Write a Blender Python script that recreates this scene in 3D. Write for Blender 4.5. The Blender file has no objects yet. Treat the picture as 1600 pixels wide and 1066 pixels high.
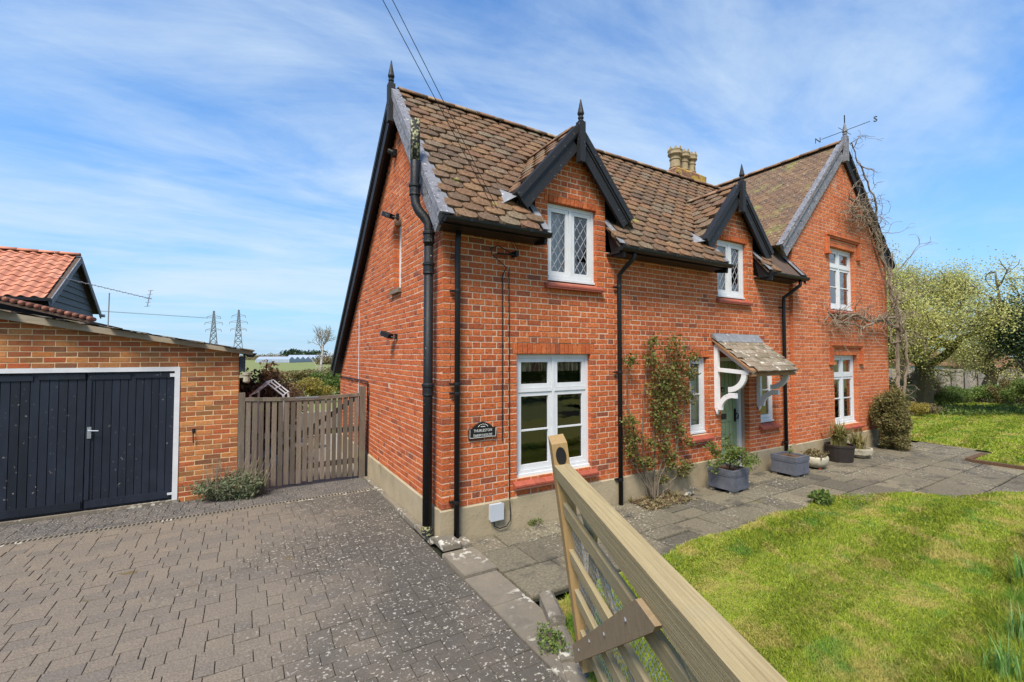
import bpy, math, random
import numpy as np
from mathutils import Vector, Matrix, Euler
random.seed(7); rng = np.random.default_rng(7)
sc = bpy.context.scene
COL = sc.collection
# ---------------------------------------------------------------- camera
FPX = 699.0
PITCH = math.radians(1.8846); AZ = math.radians(59.0226)
CAM = np.array([-1.981, -4.876, 2.010])
FH = np.array([math.cos(AZ), math.sin(AZ), 0.0]); RT = np.array([math.sin(AZ), -math.cos(AZ), 0.0])
FW = FH*math.cos(PITCH) + np.array([0, 0, math.sin(PITCH)]); UP = -FH*math.sin(PITCH) + np.array([0, 0, math.cos(PITCH)])
cd = bpy.data.cameras.new('camera'); cam = bpy.data.objects.new('camera', cd); COL.objects.link(cam)
cd.sensor_width = 36.0; cd.lens = FPX/1600*36.0; cd.clip_start = 0.05; cd.clip_end = 3000
mw = Matrix.Identity(4)
for i in range(3):
    mw[i][0] = RT[i]; mw[i][1] = UP[i]; mw[i][2] = -FW[i]; mw[i][3] = CAM[i]
cam.matrix_world = mw; sc.camera = cam
def proj(P):
    P = np.asarray(P, float) - CAM; d = P@FW
    return np.stack([800+FPX*(P@RT)/d, 533-FPX*(P@UP)/d, d], -1)
# ---------------------------------------------------------------- world, sun, exposure
SUN_EL, SUN_AZ = math.radians(54), math.radians(230)      # compass: the front faces -Y (south), the gable end -X (west)
SUN_DIR = Vector((math.sin(SUN_AZ)*math.cos(SUN_EL), math.cos(SUN_AZ)*math.cos(SUN_EL), math.sin(SUN_EL)))
world = bpy.data.worlds.new('World'); sc.world = world; world.use_nodes = True
def build_world():
    nt = world.node_tree; N = nt.nodes; L = nt.links; N.clear()
    out = N.new('ShaderNodeOutputWorld'); bg = N.new('ShaderNodeBackground'); sky = N.new('ShaderNodeTexSky')
    sky.sky_type = 'NISHITA'; sky.sun_disc = False; sky.sun_elevation = SUN_EL; sky.sun_rotation = SUN_AZ
    sky.altitude = 50; sky.air_density = 1.15; sky.dust_density = 0.6; sky.ozone_density = 3.0
    tc = N.new('ShaderNodeTexCoord'); sep = N.new('ShaderNodeSeparateXYZ'); L.new(tc.outputs['Generated'], sep.inputs[0])
    def math_(op, a, b=None, c=None, clamp=False):
        n = N.new('ShaderNodeMath'); n.operation = op; n.use_clamp = clamp
        for k, s in enumerate((a, b, c)):
            if s is None: continue
            if isinstance(s, (int, float)): n.inputs[k].default_value = s
            else: L.new(s, n.inputs[k])
        return n.outputs[0]
    zc = math_('ADD', math_('MAXIMUM', sep.outputs[2], 0.0), 0.13)
    cx = math_('DIVIDE', sep.outputs[0], zc); cy = math_('DIVIDE', sep.outputs[1], zc)
    comb = N.new('ShaderNodeCombineXYZ'); L.new(cx, comb.inputs[0]); L.new(cy, comb.inputs[1])
    mp = N.new('ShaderNodeMapping'); mp.inputs['Rotation'].default_value = (0, 0, math.radians(22)); mp.inputs['Scale'].default_value = (0.46, 0.98, 1)
    mp.inputs['Location'].default_value = (3.1, 0.7, 0)
    L.new(comb.outputs[0], mp.inputs[0])
    def noise(scale, detail, rough, dist=0.0, vec=mp.outputs[0]):
        n = N.new('ShaderNodeTexNoise'); n.inputs['Scale'].default_value = scale; n.inputs['Detail'].default_value = detail
        n.inputs['Roughness'].default_value = rough; n.inputs['Distortion'].default_value = dist
        L.new(vec, n.inputs['Vector']); return n.outputs['Fac']
    n1 = noise(0.75, 9, 0.62, 0.9); n2 = noise(2.6, 8, 0.6, 0.6); n3 = noise(0.30, 3, 0.5)
    m = math_('MULTIPLY_ADD', n1, 0.55, math_('MULTIPLY_ADD', n2, 0.25, math_('MULTIPLY', n3, 0.55)))
    mr = N.new('ShaderNodeMapRange'); mr.interpolation_type = 'SMOOTHSTEP'; L.new(m, mr.inputs[0])
    mr.inputs[1].default_value = 0.56; mr.inputs[2].default_value = 0.84
    # thin high cloud thickens towards the horizon
    hz = math_('POWER', math_('SUBTRACT', 1.0, math_('MAXIMUM', sep.outputs[2], 0.0), clamp=True), 3.6)
    fac = math_('MULTIPLY', mr.outputs[0], 0.88)
    mix = N.new('ShaderNodeMix'); mix.data_type = 'RGBA'; L.new(fac, mix.inputs['Factor'])
    tint = N.new('ShaderNodeMix'); tint.data_type = 'RGBA'; tint.blend_type = 'MULTIPLY'; tint.inputs['Factor'].default_value = 1.0
    L.new(sky.outputs[0], tint.inputs[6]); tint.inputs[7].default_value = SKYTINT
    hm = N.new('ShaderNodeMix'); hm.data_type = 'RGBA'; L.new(math_('MULTIPLY', hz, 0.92), hm.inputs['Factor']); L.new(tint.outputs[2], hm.inputs[6]); hm.inputs[7].default_value = HORCOL
    L.new(hm.outputs[2], mix.inputs[6]); mix.inputs[7].default_value = CLOUDCOL
    L.new(mix.outputs[2], bg.inputs[0]); bg.inputs[1].default_value = SKYSTR
    L.new(bg.outputs[0], out.inputs[0])
SKYSTR = 0.085; SKYTINT = (0.27, 0.63, 0.94, 1); CLOUDCOL = (2.75, 3.35, 3.95, 1); HORCOL = (2.0, 2.8, 3.65, 1)
build_world()
sl = bpy.data.lights.new('sun', 'SUN'); sl.energy = 2.2; sl.angle = math.radians(22); sl.color = (1.0, 0.91, 0.77)
so = bpy.data.objects.new('sun', sl); COL.objects.link(so); so.rotation_euler = (-SUN_DIR).to_track_quat('-Z', 'Y').to_euler(); so.location = (0, -10, 20)
sc.view_settings.view_transform = 'Standard'; sc.view_settings.look = 'None'; sc.view_settings.gamma = 1
sc.view_settings.use_curve_mapping = False; sc.view_settings.exposure = 1.58
sc.cycles.use_denoising = True; sc.cycles.max_bounces = 8; sc.cycles.transparent_max_bounces = 12
# ---------------------------------------------------------------- materials
def mat(name, col, rough=0.75, col2=None, scale=6.0, amt=0.5, bump=0.0, bscale=40.0, ramp=None, spec=0.3, specks=None, rnd=0.0,
        stretch=None, metal=0.0, trans=0.0, moss=None, detail=6, patch=None, coat=0.0):
    """noise-mottled principled surface; ramp = colours picked per piece; specks/moss/patch = (colour, scale, threshold, width)"""
    m = bpy.data.materials.new(name); m.use_nodes = True; nt = m.node_tree; N = nt.nodes; L = nt.links
    b = N['Principled BSDF']; b.inputs['Roughness'].default_value = rough; b.inputs['Metallic'].default_value = metal
    b.inputs['Specular IOR Level'].default_value = spec; b.inputs['Coat Weight'].default_value = coat
    geo = N.new('ShaderNodeNewGeometry'); pos = geo.outputs['Position']
    if stretch:
        mp = N.new('ShaderNodeMapping'); mp.inputs['Scale'].default_value = stretch[:3]
        if len(stretch) > 3: mp.vector_type = 'TEXTURE'; mp.inputs['Rotation'].default_value = (0, 0, stretch[3]); mp.inputs['Scale'].default_value = tuple(1/q for q in stretch[:3])
        L.new(pos, mp.inputs[0]); svec = mp.outputs[0]
    else: svec = pos
    def noise(sc_, det=detail, vec=svec, rgh=0.6):
        n = N.new('ShaderNodeTexNoise'); n.inputs['Scale'].default_value = sc_; n.inputs['Detail'].default_value = det
        n.inputs['Roughness'].default_value = rgh; L.new(vec, n.inputs['Vector']); return n.outputs['Fac']
    def mixc(fac, a, c, mode='MIX'):
        n = N.new('ShaderNodeMix'); n.data_type = 'RGBA'; n.blend_type = mode
        if isinstance(fac, (int, float)): n.inputs['Factor'].default_value = fac
        else: L.new(fac, n.inputs['Factor'])
        for s, k in ((a, 6), (c, 7)):
            if isinstance(s, tuple): n.inputs[k].default_value = (*s[:3], 1)
            else: L.new(s, n.inputs[k])
        return n.outputs[2]
    def rng_(s, lo, hi, smooth=True):
        n = N.new('ShaderNodeMapRange'); n.interpolation_type = 'SMOOTHSTEP' if smooth else 'LINEAR'
        L.new(s, n.inputs[0]); n.inputs[1].default_value = lo; n.inputs[2].default_value = hi; return n.outputs[0]
    base = tuple(col)
    if ramp or rnd:
        at = N.new('ShaderNodeAttribute'); at.attribute_name = 'rnd'; oi = N.new('ShaderNodeObjectInfo')
        ad = N.new('ShaderNodeMath'); ad.operation = 'ADD'; L.new(at.outputs['Fac'], ad.inputs[0]); L.new(oi.outputs['Random'], ad.inputs[1])
        fr = N.new('ShaderNodeMath'); fr.operation = 'FRACT'; L.new(ad.outputs[0], fr.inputs[0]); rv = fr.outputs[0]
    if ramp:
        cr = N.new('ShaderNodeValToRGB'); el = cr.color_ramp.elements
        for k, (p, c) in enumerate(ramp):
            e = el[k] if k < 2 else el.new(p)
            e.position = p; e.color = (*c, 1)
        L.new(rv, cr.inputs[0]); base = cr.outputs[0]
    if col2 is not None:
        base = mixc(rng_(noise(scale), 0.5-amt*0.5, 0.5+amt*0.5, False), base, tuple(col2))
    elif amt:
        f = rng_(noise(scale), 0.3, 0.7, False)
        k = N.new('ShaderNodeMix'); k.data_type = 'RGBA'; L.new(f, k.inputs['Factor'])
        lo, hi = 1-amt*0.45, 1+amt*0.45
        k.inputs[6].default_value = (lo, lo, lo, 1); k.inputs[7].default_value = (hi, hi, hi, 1)
        base = mixc(1.0, base, k.outputs[2], 'MULTIPLY')
    if rnd:
        k = N.new('ShaderNodeMapRange'); L.new(rv, k.inputs[0]); k.inputs[3].default_value = 1-rnd; k.inputs[4].default_value = 1+rnd
        cc = N.new('ShaderNodeCombineColor')
        for q in range(3): L.new(k.outputs[0], cc.inputs[q])
        base = mixc(1.0, base, cc.outputs[0], 'MULTIPLY')
    for lay in (patch, moss):
        if lay:
            c, s_, th, w_ = lay[:4]; mx = lay[4] if len(lay) > 4 else 1.0
            nf = noise(s_, 6, pos)
            if len(lay) > 5:
                sp_ = N.new('ShaderNodeSeparateXYZ'); L.new(pos, sp_.inputs[0]); ma = N.new('ShaderNodeMath'); ma.operation = 'MULTIPLY_ADD'; L.new(sp_.outputs[0], ma.inputs[0]); ma.inputs[1].default_value = lay[5]; ma.inputs[2].default_value = lay[6]
                aa = N.new('ShaderNodeMath'); aa.operation = 'ADD'; L.new(nf, aa.inputs[0]); L.new(ma.outputs[0], aa.inputs[1]); nf = aa.outputs[0]
            f = rng_(nf, th, th+w_)
            mm = N.new('ShaderNodeMath'); mm.operation = 'MULTIPLY'; L.new(f, mm.inputs[0]); mm.inputs[1].default_value = mx
            base = mixc(mm.outputs[0], base, tuple(c))
    if specks:
        c, s_, th, w_ = specks[:4]; gate = specks[4] if len(specks) > 4 else None
        f = rng_(noise(s_, 3, pos, 0.5), th, th+w_)
        if gate:
            gn_ = noise(gate[0], 3, pos)
            if len(gate) > 3:      # wear that grows towards +X: noise plus a ramp of world position
                sp_ = N.new('ShaderNodeSeparateXYZ'); L.new(pos, sp_.inputs[0]); ma = N.new('ShaderNodeMath'); ma.operation = 'MULTIPLY_ADD'; L.new(sp_.outputs[0], ma.inputs[0]); ma.inputs[1].default_value = gate[3]; ma.inputs[2].default_value = gate[4]
                aa = N.new('ShaderNodeMath'); aa.operation = 'ADD'; L.new(gn_, aa.inputs[0]); L.new(ma.outputs[0], aa.inputs[1]); gn_ = aa.outputs[0]
            g = rng_(gn_, gate[1], gate[1]+gate[2])
            mm = N.new('ShaderNodeMath'); mm.operation = 'MULTIPLY'; L.new(f, mm.inputs[0]); L.new(g, mm.inputs[1]); f = mm.outputs[0]
        base = mixc(f, base, tuple(c))
    if isinstance(base, tuple): b.inputs['Base Color'].default_value = (*base[:3], 1)
    else: L.new(base, b.inputs['Base Color'])
    if bump:
        bp = N.new('ShaderNodeBump'); bp.inputs['Strength'].default_value = bump; bp.inputs['Distance'].default_value = 0.01
        L.new(noise(bscale, 6), bp.inputs['Height']); L.new(bp.outputs[0], b.inputs['Normal'])
    if trans:
        b.inputs['Transmission Weight'].default_value = 0.0
        tr = N.new('ShaderNodeBsdfTranslucent'); ms = N.new('ShaderNodeMixShader'); ms.inputs[0].default_value = trans
        if isinstance(base, tuple): tr.inputs[0].default_value = (*base[:3], 1)
        else: L.new(base, tr.inputs[0])
        L.new(b.outputs[0], ms.inputs[1]); L.new(tr.outputs[0], ms.inputs[2]); L.new(ms.outputs[0], N['Material Output'].inputs[0])
    return m
def glass_mat(name, tint=(0.9, 0.95, 0.95)):
    m = bpy.data.materials.new(name); m.use_nodes = True; nt = m.node_tree; N = nt.nodes; L = nt.links; N.remove(N['Principled BSDF'])
    fr = N.new('ShaderNodeFresnel'); fr.inputs[0].default_value = 1.52
    gl = N.new('ShaderNodeBsdfGlossy'); gl.inputs['Roughness'].default_value = 0.015; tr = N.new('ShaderNodeBsdfTransparent'); tr.inputs[0].default_value = (*tint, 1)
    no = N.new('ShaderNodeTexNoise'); no.inputs['Scale'].default_value = 3.0; bp = N.new('ShaderNodeBump'); bp.inputs['Strength'].default_value = 0.05; bp.inputs['Distance'].default_value = 0.02
    L.new(no.outputs['Fac'], bp.inputs['Height']); L.new(bp.outputs[0], gl.inputs['Normal'])
    mu = N.new('ShaderNodeMath'); mu.operation = 'MULTIPLY'; mu.inputs[1].default_value = 2.6; mu.use_clamp = True; L.new(fr.outputs[0], mu.inputs[0])
    ms = N.new('ShaderNodeMixShader'); L.new(mu.outputs[0], ms.inputs[0]); L.new(tr.outputs[0], ms.inputs[1]); L.new(gl.outputs[0], ms.inputs[2])
    L.new(ms.outputs[0], N['Material Output'].inputs[0]); return m
MT = {}
MT['brick'] = mat('red_brick', (.4, .1, .04), .85, ramp=[(0, (0.449, 0.108, 0.032)), (.18, (0.512, 0.143, 0.044)), (.34, (0.413, 0.092, 0.027)), (.5, (0.476, 0.121, 0.037)), (.70, (0.387, 0.086, 0.028)), (.82, (0.485, 0.132, 0.042)), (.92, (0.333, 0.079, 0.030)), (.97, (0.216, 0.068, 0.037)), (1, (0.449, 0.103, 0.032))],
    scale=34, amt=1.0, bump=.9, bscale=80, patch=((.22, .085, .048), 1.3, .60, .18, .45), specks=((.55, .36, .25), 55, .68, .06, (2.0, .5, .2)))
MT['mortar'] = mat('lime_mortar', (.66, .50, .37), .95, col2=(.50, .36, .26), scale=5, amt=.7, bump=.6, bscale=120)
MT['wingbrick'] = mat('bright_red_brick', (.45, .12, .05), .85, ramp=[(0, (0.479, 0.128, 0.043)), (.25, (0.516, 0.155, 0.055)), (.5, (0.443, 0.110, 0.038)), (.75, (0.488, 0.137, 0.048)), (.93, (0.369, 0.090, 0.036)), (1, (0.471, 0.124, 0.041))],
    scale=28, amt=.7, bump=.6, bscale=90, patch=((.42, .24, .16), .9, .60, .12, .7))
MT['garbrick'] = mat('mixed_stock_brick', (.4, .2, .08), .85, ramp=[(0, (0.437, 0.153, 0.042)), (.15, (0.475, 0.191, 0.060)), (.3, (0.399, 0.110, 0.039)), (.42, (0.247, 0.115, 0.042)), (.52, (0.446, 0.137, 0.046)), (.63, (0.190, 0.080, 0.039)), (.74, (0.494, 0.214, 0.071)), (.86, (0.380, 0.088, 0.031)), (.95, (0.228, 0.099, 0.042)), (1, (0.437, 0.153, 0.049))],
    scale=24, amt=.45, bump=.5, bscale=110)
MT['garmortar'] = mat('sandy_mortar', (.70, .53, .32), .95, col2=(.58, .42, .24), scale=6, amt=.6, bump=.5, bscale=120)
MT['plinth'] = mat('cement_render', (.40, .325, .215), .9, col2=(.27, .22, .14), scale=2.6, amt=.6, bump=.5, bscale=30, patch=((.15, .13, .07), 1.9, .56, .2, .7), specks=((.20, .17, .12), 30, .66, .08))
MT['tile'] = mat('clay_tile', (.2, .1, .06), .85, ramp=[(0, (0.128, 0.076, 0.045)), (.2, (0.188, 0.101, 0.051)), (.38, (0.100, 0.065, 0.043)), (.55, (0.200, 0.118, 0.060)), (.7, (0.152, 0.077, 0.045)), (.85, (0.160, 0.119, 0.076)), (1, (0.128, 0.077, 0.047))],
    scale=30, amt=.9, bump=1.0, bscale=60, moss=((.27, .26, .06), 2.6, .645, .06, .8), specks=((.44, .38, .28), 42, .64, .06, (3.0, .46, .2)))
MT['ridge'] = mat('ridge_tile_clay', (.24, .135, .08), .9, scale=20, amt=.6, bump=.7, rnd=.25, moss=((.36, .32, .22), 5, .52, .16, .8))
MT['wingtile'] = mat('plain_clay_tile', (.17, .1, .065), .9, ramp=[(0, (0.138, 0.083, 0.053)), (.25, (0.190, 0.118, 0.066)), (.5, (0.109, 0.073, 0.051)), (.75, (0.166, 0.098, 0.059)), (1, (0.123, 0.078, 0.051))], scale=26, amt=.5, bump=.6,
    moss=((.20, .21, .06), 1.7, .56, .14, .65), specks=((.45, .43, .34), 30, .64, .06))
MT['under'] = mat('roof_underlay', (.09, .06, .045), .95, amt=.3)
MT['black'] = mat('black_gloss_paint', (.010, .0105, .012), .42, amt=.3, spec=.3, specks=((.16, .15, .14), 60, .73, .05))
MT['blackwood'] = mat('weathered_black_timber', (.014, .014, .016), .55, amt=.5, scale=9, bump=.5, bscale=30, spec=.35, stretch=(6, 6, 1.5), specks=((.30, .29, .28), 42, .68, .05, (2.5, .46, .12)))
MT['greywood'] = mat('peeling_grey_bargeboard', (.24, .24, .27), .8, col2=(.11, .11, .125), scale=6, amt=.6, bump=.6, bscale=30, patch=((.045, .044, .048), 16, .56, .08, .85), specks=((.46, .45, .46), 34, .62, .07))
MT['iron'] = mat('cast_iron_black', (.010, .0105, .012), .5, amt=.5, bump=.5, bscale=60, spec=.3, specks=((.26, .25, .21), 40, .69, .05))
MT['ironlichen'] = mat('cast_iron_lichen', (.016, .016, .017), .7, amt=.5, bump=.5, bscale=60, specks=((.30, .29, .15), 34, .50, .06), patch=((.09, .05, .03), 12, .56, .1))
MT['white'] = mat('white_painted_timber', (.60, .605, .62), .45, amt=.15, scale=8, spec=.4, specks=((.5, .48, .45), 30, .74, .05))
MT['whiteflake'] = mat('flaking_white_paint', (.66, .66, .68), .6, amt=.15, scale=8, specks=((.16, .13, .10), 26, .70, .04))
MT['lead'] = mat('lead_sheet', (.19, .195, .21), .55, amt=.4, scale=10, bump=.3, specks=((.5, .5, .5), 20, .66, .1))
MT['sill'] = mat('red_quarry_tile', (.30, .075, .045), .6, amt=.3, scale=18, rnd=.15, patch=((.12, .05, .04), 6, .6, .12, .7))
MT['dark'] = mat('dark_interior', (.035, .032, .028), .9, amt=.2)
MT['glass'] = glass_mat('window_glass')
MT['net'] = mat('net_curtain', (.52, .52, .56), .9, amt=.35, scale=9, stretch=(6, 6, 1))
MT['curtain'] = mat('printed_curtain', (.52, .45, .36), .9, col2=(.26, .10, .07), scale=14, amt=.18)
MT['blind'] = mat('striped_blind', (.62, .52, .34), .9, col2=(.20, .05, .05), scale=16, amt=.2, stretch=(2, 1, .4))
MT['leading'] = mat('window_leading', (.40, .40, .43), .5, amt=.1, metal=.3)
MT['green'] = mat('sage_green_paint', (.205, .265, .15), .5, amt=.15, scale=5)
MT['slate'] = mat('stone_slate', (.3, .25, .2), .9, ramp=[(0, (.21, .165, .12)), (.3, (.28, .235, .18)), (.55, (.15, .12, .085)), (.8, (.25, .195, .14)), (1, (.18, .145, .105))], scale=20, amt=.5, bump=.7, specks=((.55, .52, .45), 9, .60, .10), moss=((.12, .10, .05), 5, .5, .14, .7))
MT['oak'] = mat('brown_timber', (.26, .14, .07), .8, amt=.4, scale=12)
MT['pot'] = mat('buff_chimney_pot', (.31, .24, .14), .85, amt=.4, scale=12, bump=.3, patch=((.10, .075, .045), 8, .56, .12, .8))
MT['chbrick'] = mat('lichen_brick', (.22, .11, .07), .9, ramp=[(0, (.22, .10, .06)), (.4, (.17, .085, .06)), (.7, (.25, .13, .07)), (1, (.2, .1, .06))], scale=12, amt=.5, bump=.7, moss=((.42, .27, .045), 4.5, .50, .08, .9), specks=((.5, .47, .4), 20, .64, .08))
MT['navy'] = mat('navy_painted_boards', (.009, .0125, .022), .5, amt=.5, scale=4, spec=.4, stretch=(5, 5, .7), rnd=.3, specks=((.24, .22, .20), 24, .675, .05, (1.2, .44, .15)), patch=((.018, .025, .040), 1.8, .5, .25, .7))
MT['silver'] = mat('satin_steel', (.62, .62, .63), .35, amt=.1, metal=.9)
MT['oldwood'] = mat('silvered_timber', (.215, .175, .135), .9, col2=(.09, .07, .052), scale=5, amt=.8, bump=.7, bscale=24, stretch=(8, 8, .8), rnd=.3, moss=((.17, .17, .085), 3, .56, .2, .6))
MT['garfascia'] = mat('weathered_verge_board', (.36, .30, .215), .85, col2=(.22, .18, .125), scale=5, amt=.7, stretch=(1, 8, 8), bump=.4)
MT['pantile'] = mat('orange_pantile', (.42, .13, .065), .8, ramp=[(0, (.50, .21, .125)), (.4, (.44, .17, .10)), (.7, (.53, .235, .15)), (1, (.46, .18, .11))], scale=10, amt=.25, bump=.3)
MT['oldpantile'] = mat('weathered_pantile', (.19, .08, .055), .9, amt=.6, scale=14, bump=.5, rnd=.25, specks=((.4, .3, .22), 25, .64, .08))
MT['weatherboard'] = mat('black_weatherboard', (.038, .042, .052), .6, amt=.4, scale=5, stretch=(1, 1, 5), rnd=.25)
MT['alu'] = mat('aluminium', (.30, .31, .33), .5, metal=.6, amt=.1)
MT['paver'] = mat('concrete_paver', (.2, .17, .14), .92, ramp=[(0, (0.162, 0.135, 0.107)), (.3, (0.182, 0.148, 0.114)), (.6, (0.146, 0.125, 0.103)), (.85, (0.189, 0.154, 0.116)), (1, (0.168, 0.140, 0.109))], scale=70, amt=.75, bump=.8, bscale=80,
    patch=((.072, .064, .054), .9, .48, .42, .88, .20, .46), specks=((.38, .35, .295), 42, .595, .08, (.9, .46, .34, .20, .46)), moss=((.115, .085, .035), 3.2, .68, .06, .8))
MT['paverlichen'] = mat('lichened_concrete_paver', (.1, .09, .08), .92, ramp=[(0, (.092, .083, .076)), (.35, (.115, .10, .088)), (.7, (.080, .074, .07)), (1, (.10, .09, .08))], scale=9, amt=.4, bump=.7, bscale=80,
    specks=((.38, .355, .31), 52, .600, .06), moss=((.10, .075, .03), 3.2, .66, .06, .8))
MT['joint'] = mat('dark_joint_sand', (.03, .026, .02), 1.0, amt=.5, scale=12, moss=((.07, .075, .02), 4, .52, .1))
MT['flag'] = mat('riven_paving', (.2, .18, .14), .88, ramp=[(0, (0.154, 0.132, 0.089)), (.25, (0.115, 0.099, 0.071)), (.5, (0.181, 0.156, 0.104)), (.7, (0.088, 0.078, 0.059)), (.85, (0.163, 0.138, 0.095)), (1, (0.136, 0.117, 0.081))], scale=38, amt=.9, bump=1.0, bscale=22,
    patch=((.075, .066, .052), 2.6, .53, .12, .85), specks=((.40, .37, .30), 34, .60, .06, (1.1, .46, .15)), moss=((.13, .125, .05), 2.4, .63, .1, .5))
MT['edging'] = mat('lichened_kerb_stone', (.22, .185, .135), .95, col2=(.12, .105, .085), scale=3, amt=.5, bump=.8, bscale=50, specks=((.54, .51, .43), 15, .54, .07, (1.5, .42, .2)))
MT['grassbase'] = mat('lawn_soil_thatch', (.20, .24, .035), 1.0, col2=(.27, .22, .07), scale=2.2, amt=.6, bump=.6, bscale=30, patch=((.13, .095, .05), 4.5, .62, .08))
MT['field'] = mat('field_grass', (.13, .18, .05), 1.0, col2=(.20, .19, .07), scale=.12, amt=.8)
MT['soil'] = mat('leaf_litter_soil', (.07, .045, .028), 1.0, col2=(.13, .07, .035), scale=25, amt=.5, bump=.9, bscale=50)
MT['planter'] = mat('lead_grey_planter', (.095, .100, .122), .7, amt=.45, scale=7, bump=.3, specks=((.24, .24, .26), 26, .68, .08))
MT['gatewood'] = mat('treated_softwood', (.42, .335, .18), .75, col2=(.24, .18, .088), scale=3, amt=.5, bump=.6, bscale=5, stretch=(.5, 34, 34, math.radians(66.5)), rnd=.1, moss=((.25, .225, .15), 2.6, .54, .2, .5), patch=((.20, .13, .065), 7, .70, .05, .8))
MT['gatestile'] = mat('orange_treated_softwood', (.36, .24, .105), .75, col2=(.25, .155, .065), scale=4, amt=.8, bump=.3, bscale=30, stretch=(14, 14, 1.2))
MT['gatebrace'] = mat('brown_treated_board', (.34, .245, .145), .75, col2=(.20, .14, .075), scale=4, amt=.8, bump=.35, bscale=30, stretch=(3, 8, 3))
MT['wire'] = mat('galvanised_wire', (.45, .46, .46), .45, metal=.7, amt=.1)
MT['bark'] = mat('brown_bark', (.085, .063, .045), .95, col2=(.16, .13, .095), scale=12, amt=.5, bump=.8, bscale=40)
MT['palebark'] = mat('pale_vine_bark', (.27, .215, .155), .95, col2=(.16, .125, .09), scale=12, amt=.5, bump=.5, bscale=40)
MT['mossbark'] = mat('mossy_bark', (.12, .105, .045), .95, col2=(.085, .065, .045), scale=5, amt=.5, bump=.8, bscale=30)
MT['birch'] = mat('birch_bark', (.55, .52, .48), .8, col2=(.2, .17, .15), scale=9, amt=.3)
MT['stone'] = mat('weathered_stone_pot', (.40, .36, .27), .95, amt=.5, scale=8, bump=.6, patch=((.14, .13, .08), 6, .56, .12, .8))
MT['darkpot'] = mat('dark_brown_pot', (.028, .022, .02), .6, amt=.3)
MT['plastic'] = mat('grey_plastic', (.42, .45, .49), .5, amt=.08)
MT['signblack'] = mat('black_cast_plaque', (.012, .012, .013), .4, amt=.2)
MT['signwhite'] = mat('white_lettering', (.55, .55, .53), .6, amt=.2)
MT['steelgrey'] = mat('pylon_steel', (.16, .18, .20), .7, amt=.1)
MT['glasshouse'] = mat('glasshouse_roof', (.24, .30, .38), .5, col2=(.32, .36, .42), scale=.3, amt=.6)
MT['concrete'] = mat('pale_garden_wall', (.30, .275, .235), .9, col2=(.2, .18, .15), scale=2, amt=.6)
def leafmat(name, cols, trans=.35, rough=.55):
    n = len(cols); return mat(name, cols[0], rough, ramp=[(k/(n-1), c) for k, c in enumerate(cols)], amt=.3, scale=3, trans=trans, spec=.25)
MT['grass'] = mat('grass_blade', (.1, .2, .02), .6, ramp=[(0, (.29, .38, .03)), (.25, (.43, .48, .05)), (.5, (.13, .22, .02)), (.7, (.53, .52, .12)), (.85, (.23, .34, .03)), (1, (.34, .42, .04))], amt=.45, scale=9, trans=.5, spec=.2,
    patch=((.54, .45, .15), 2.4, .50, .14, .8), moss=((.15, .31, .05), 2.0, .54, .12, .75))
MT['tallgrass'] = leafmat('glaucous_leaf', [(0.145, 0.275, 0.077), (0.204, 0.323, 0.110), (0.111, 0.257, 0.039), (0.162, 0.285, 0.083)])
MT['rose'] = leafmat('rose_leaf', [(.075, .12, .028), (.17, .20, .045), (.22, .19, .055), (.10, .145, .034), (.24, .10, .05), (.12, .16, .04)])
MT['apple'] = leafmat('young_apple_leaf', [(.46, .46, .12), (.55, .54, .18), (.36, .37, .09), (.60, .57, .26), (.40, .38, .11)])
MT['holly'] = leafmat('dark_evergreen_leaf', [(0.026, 0.052, 0.026), (0.052, 0.085, 0.039), (0.019, 0.039, 0.019), (0.072, 0.104, 0.052)], .1, .4)
MT['shrub'] = leafmat('green_shrub_leaf', [(0.096, 0.160, 0.038), (0.160, 0.224, 0.045), (0.072, 0.120, 0.030), (0.208, 0.256, 0.068)])
MT['mixedshrub'] = leafmat('clipped_shrub_leaf', [(.17, .16, .05), (.24, .20, .075), (.11, .12, .034), (.26, .18, .09), (.14, .15, .04)])
MT['bramble'] = leafmat('dry_bramble', [(0.256, 0.192, 0.112), (0.176, 0.160, 0.068), (0.320, 0.240, 0.135), (0.144, 0.128, 0.053)])
MT['copper'] = leafmat('copper_hedge_leaf', [(.15, .06, .04), (.22, .13, .06), (.09, .038, .03), (.24, .18, .075)])
MT['yellow'] = leafmat('yellow_shrub_leaf', [(.32, .25, .04), (.25, .22, .06), (.38, .28, .05), (.2, .16, .05)])
MT['potleaf'] = leafmat('striped_strap_leaf', [(.26, .22, .075), (.17, .18, .05), (.33, .26, .12), (.12, .14, .035)])
MT['lavender'] = leafmat('lavender_leaf', [(0.160, 0.200, 0.112), (0.224, 0.248, 0.150), (0.112, 0.160, 0.068), (0.256, 0.224, 0.150)])
MT['acer'] = leafmat('fresh_shrub_leaf', [(.15, .20, .04), (.10, .16, .03), (.20, .22, .06)])
MT['hedge'] = leafmat('hedge_leaf', [(0.096, 0.160, 0.033), (0.160, 0.224, 0.045), (0.072, 0.120, 0.027)], .1)
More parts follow.
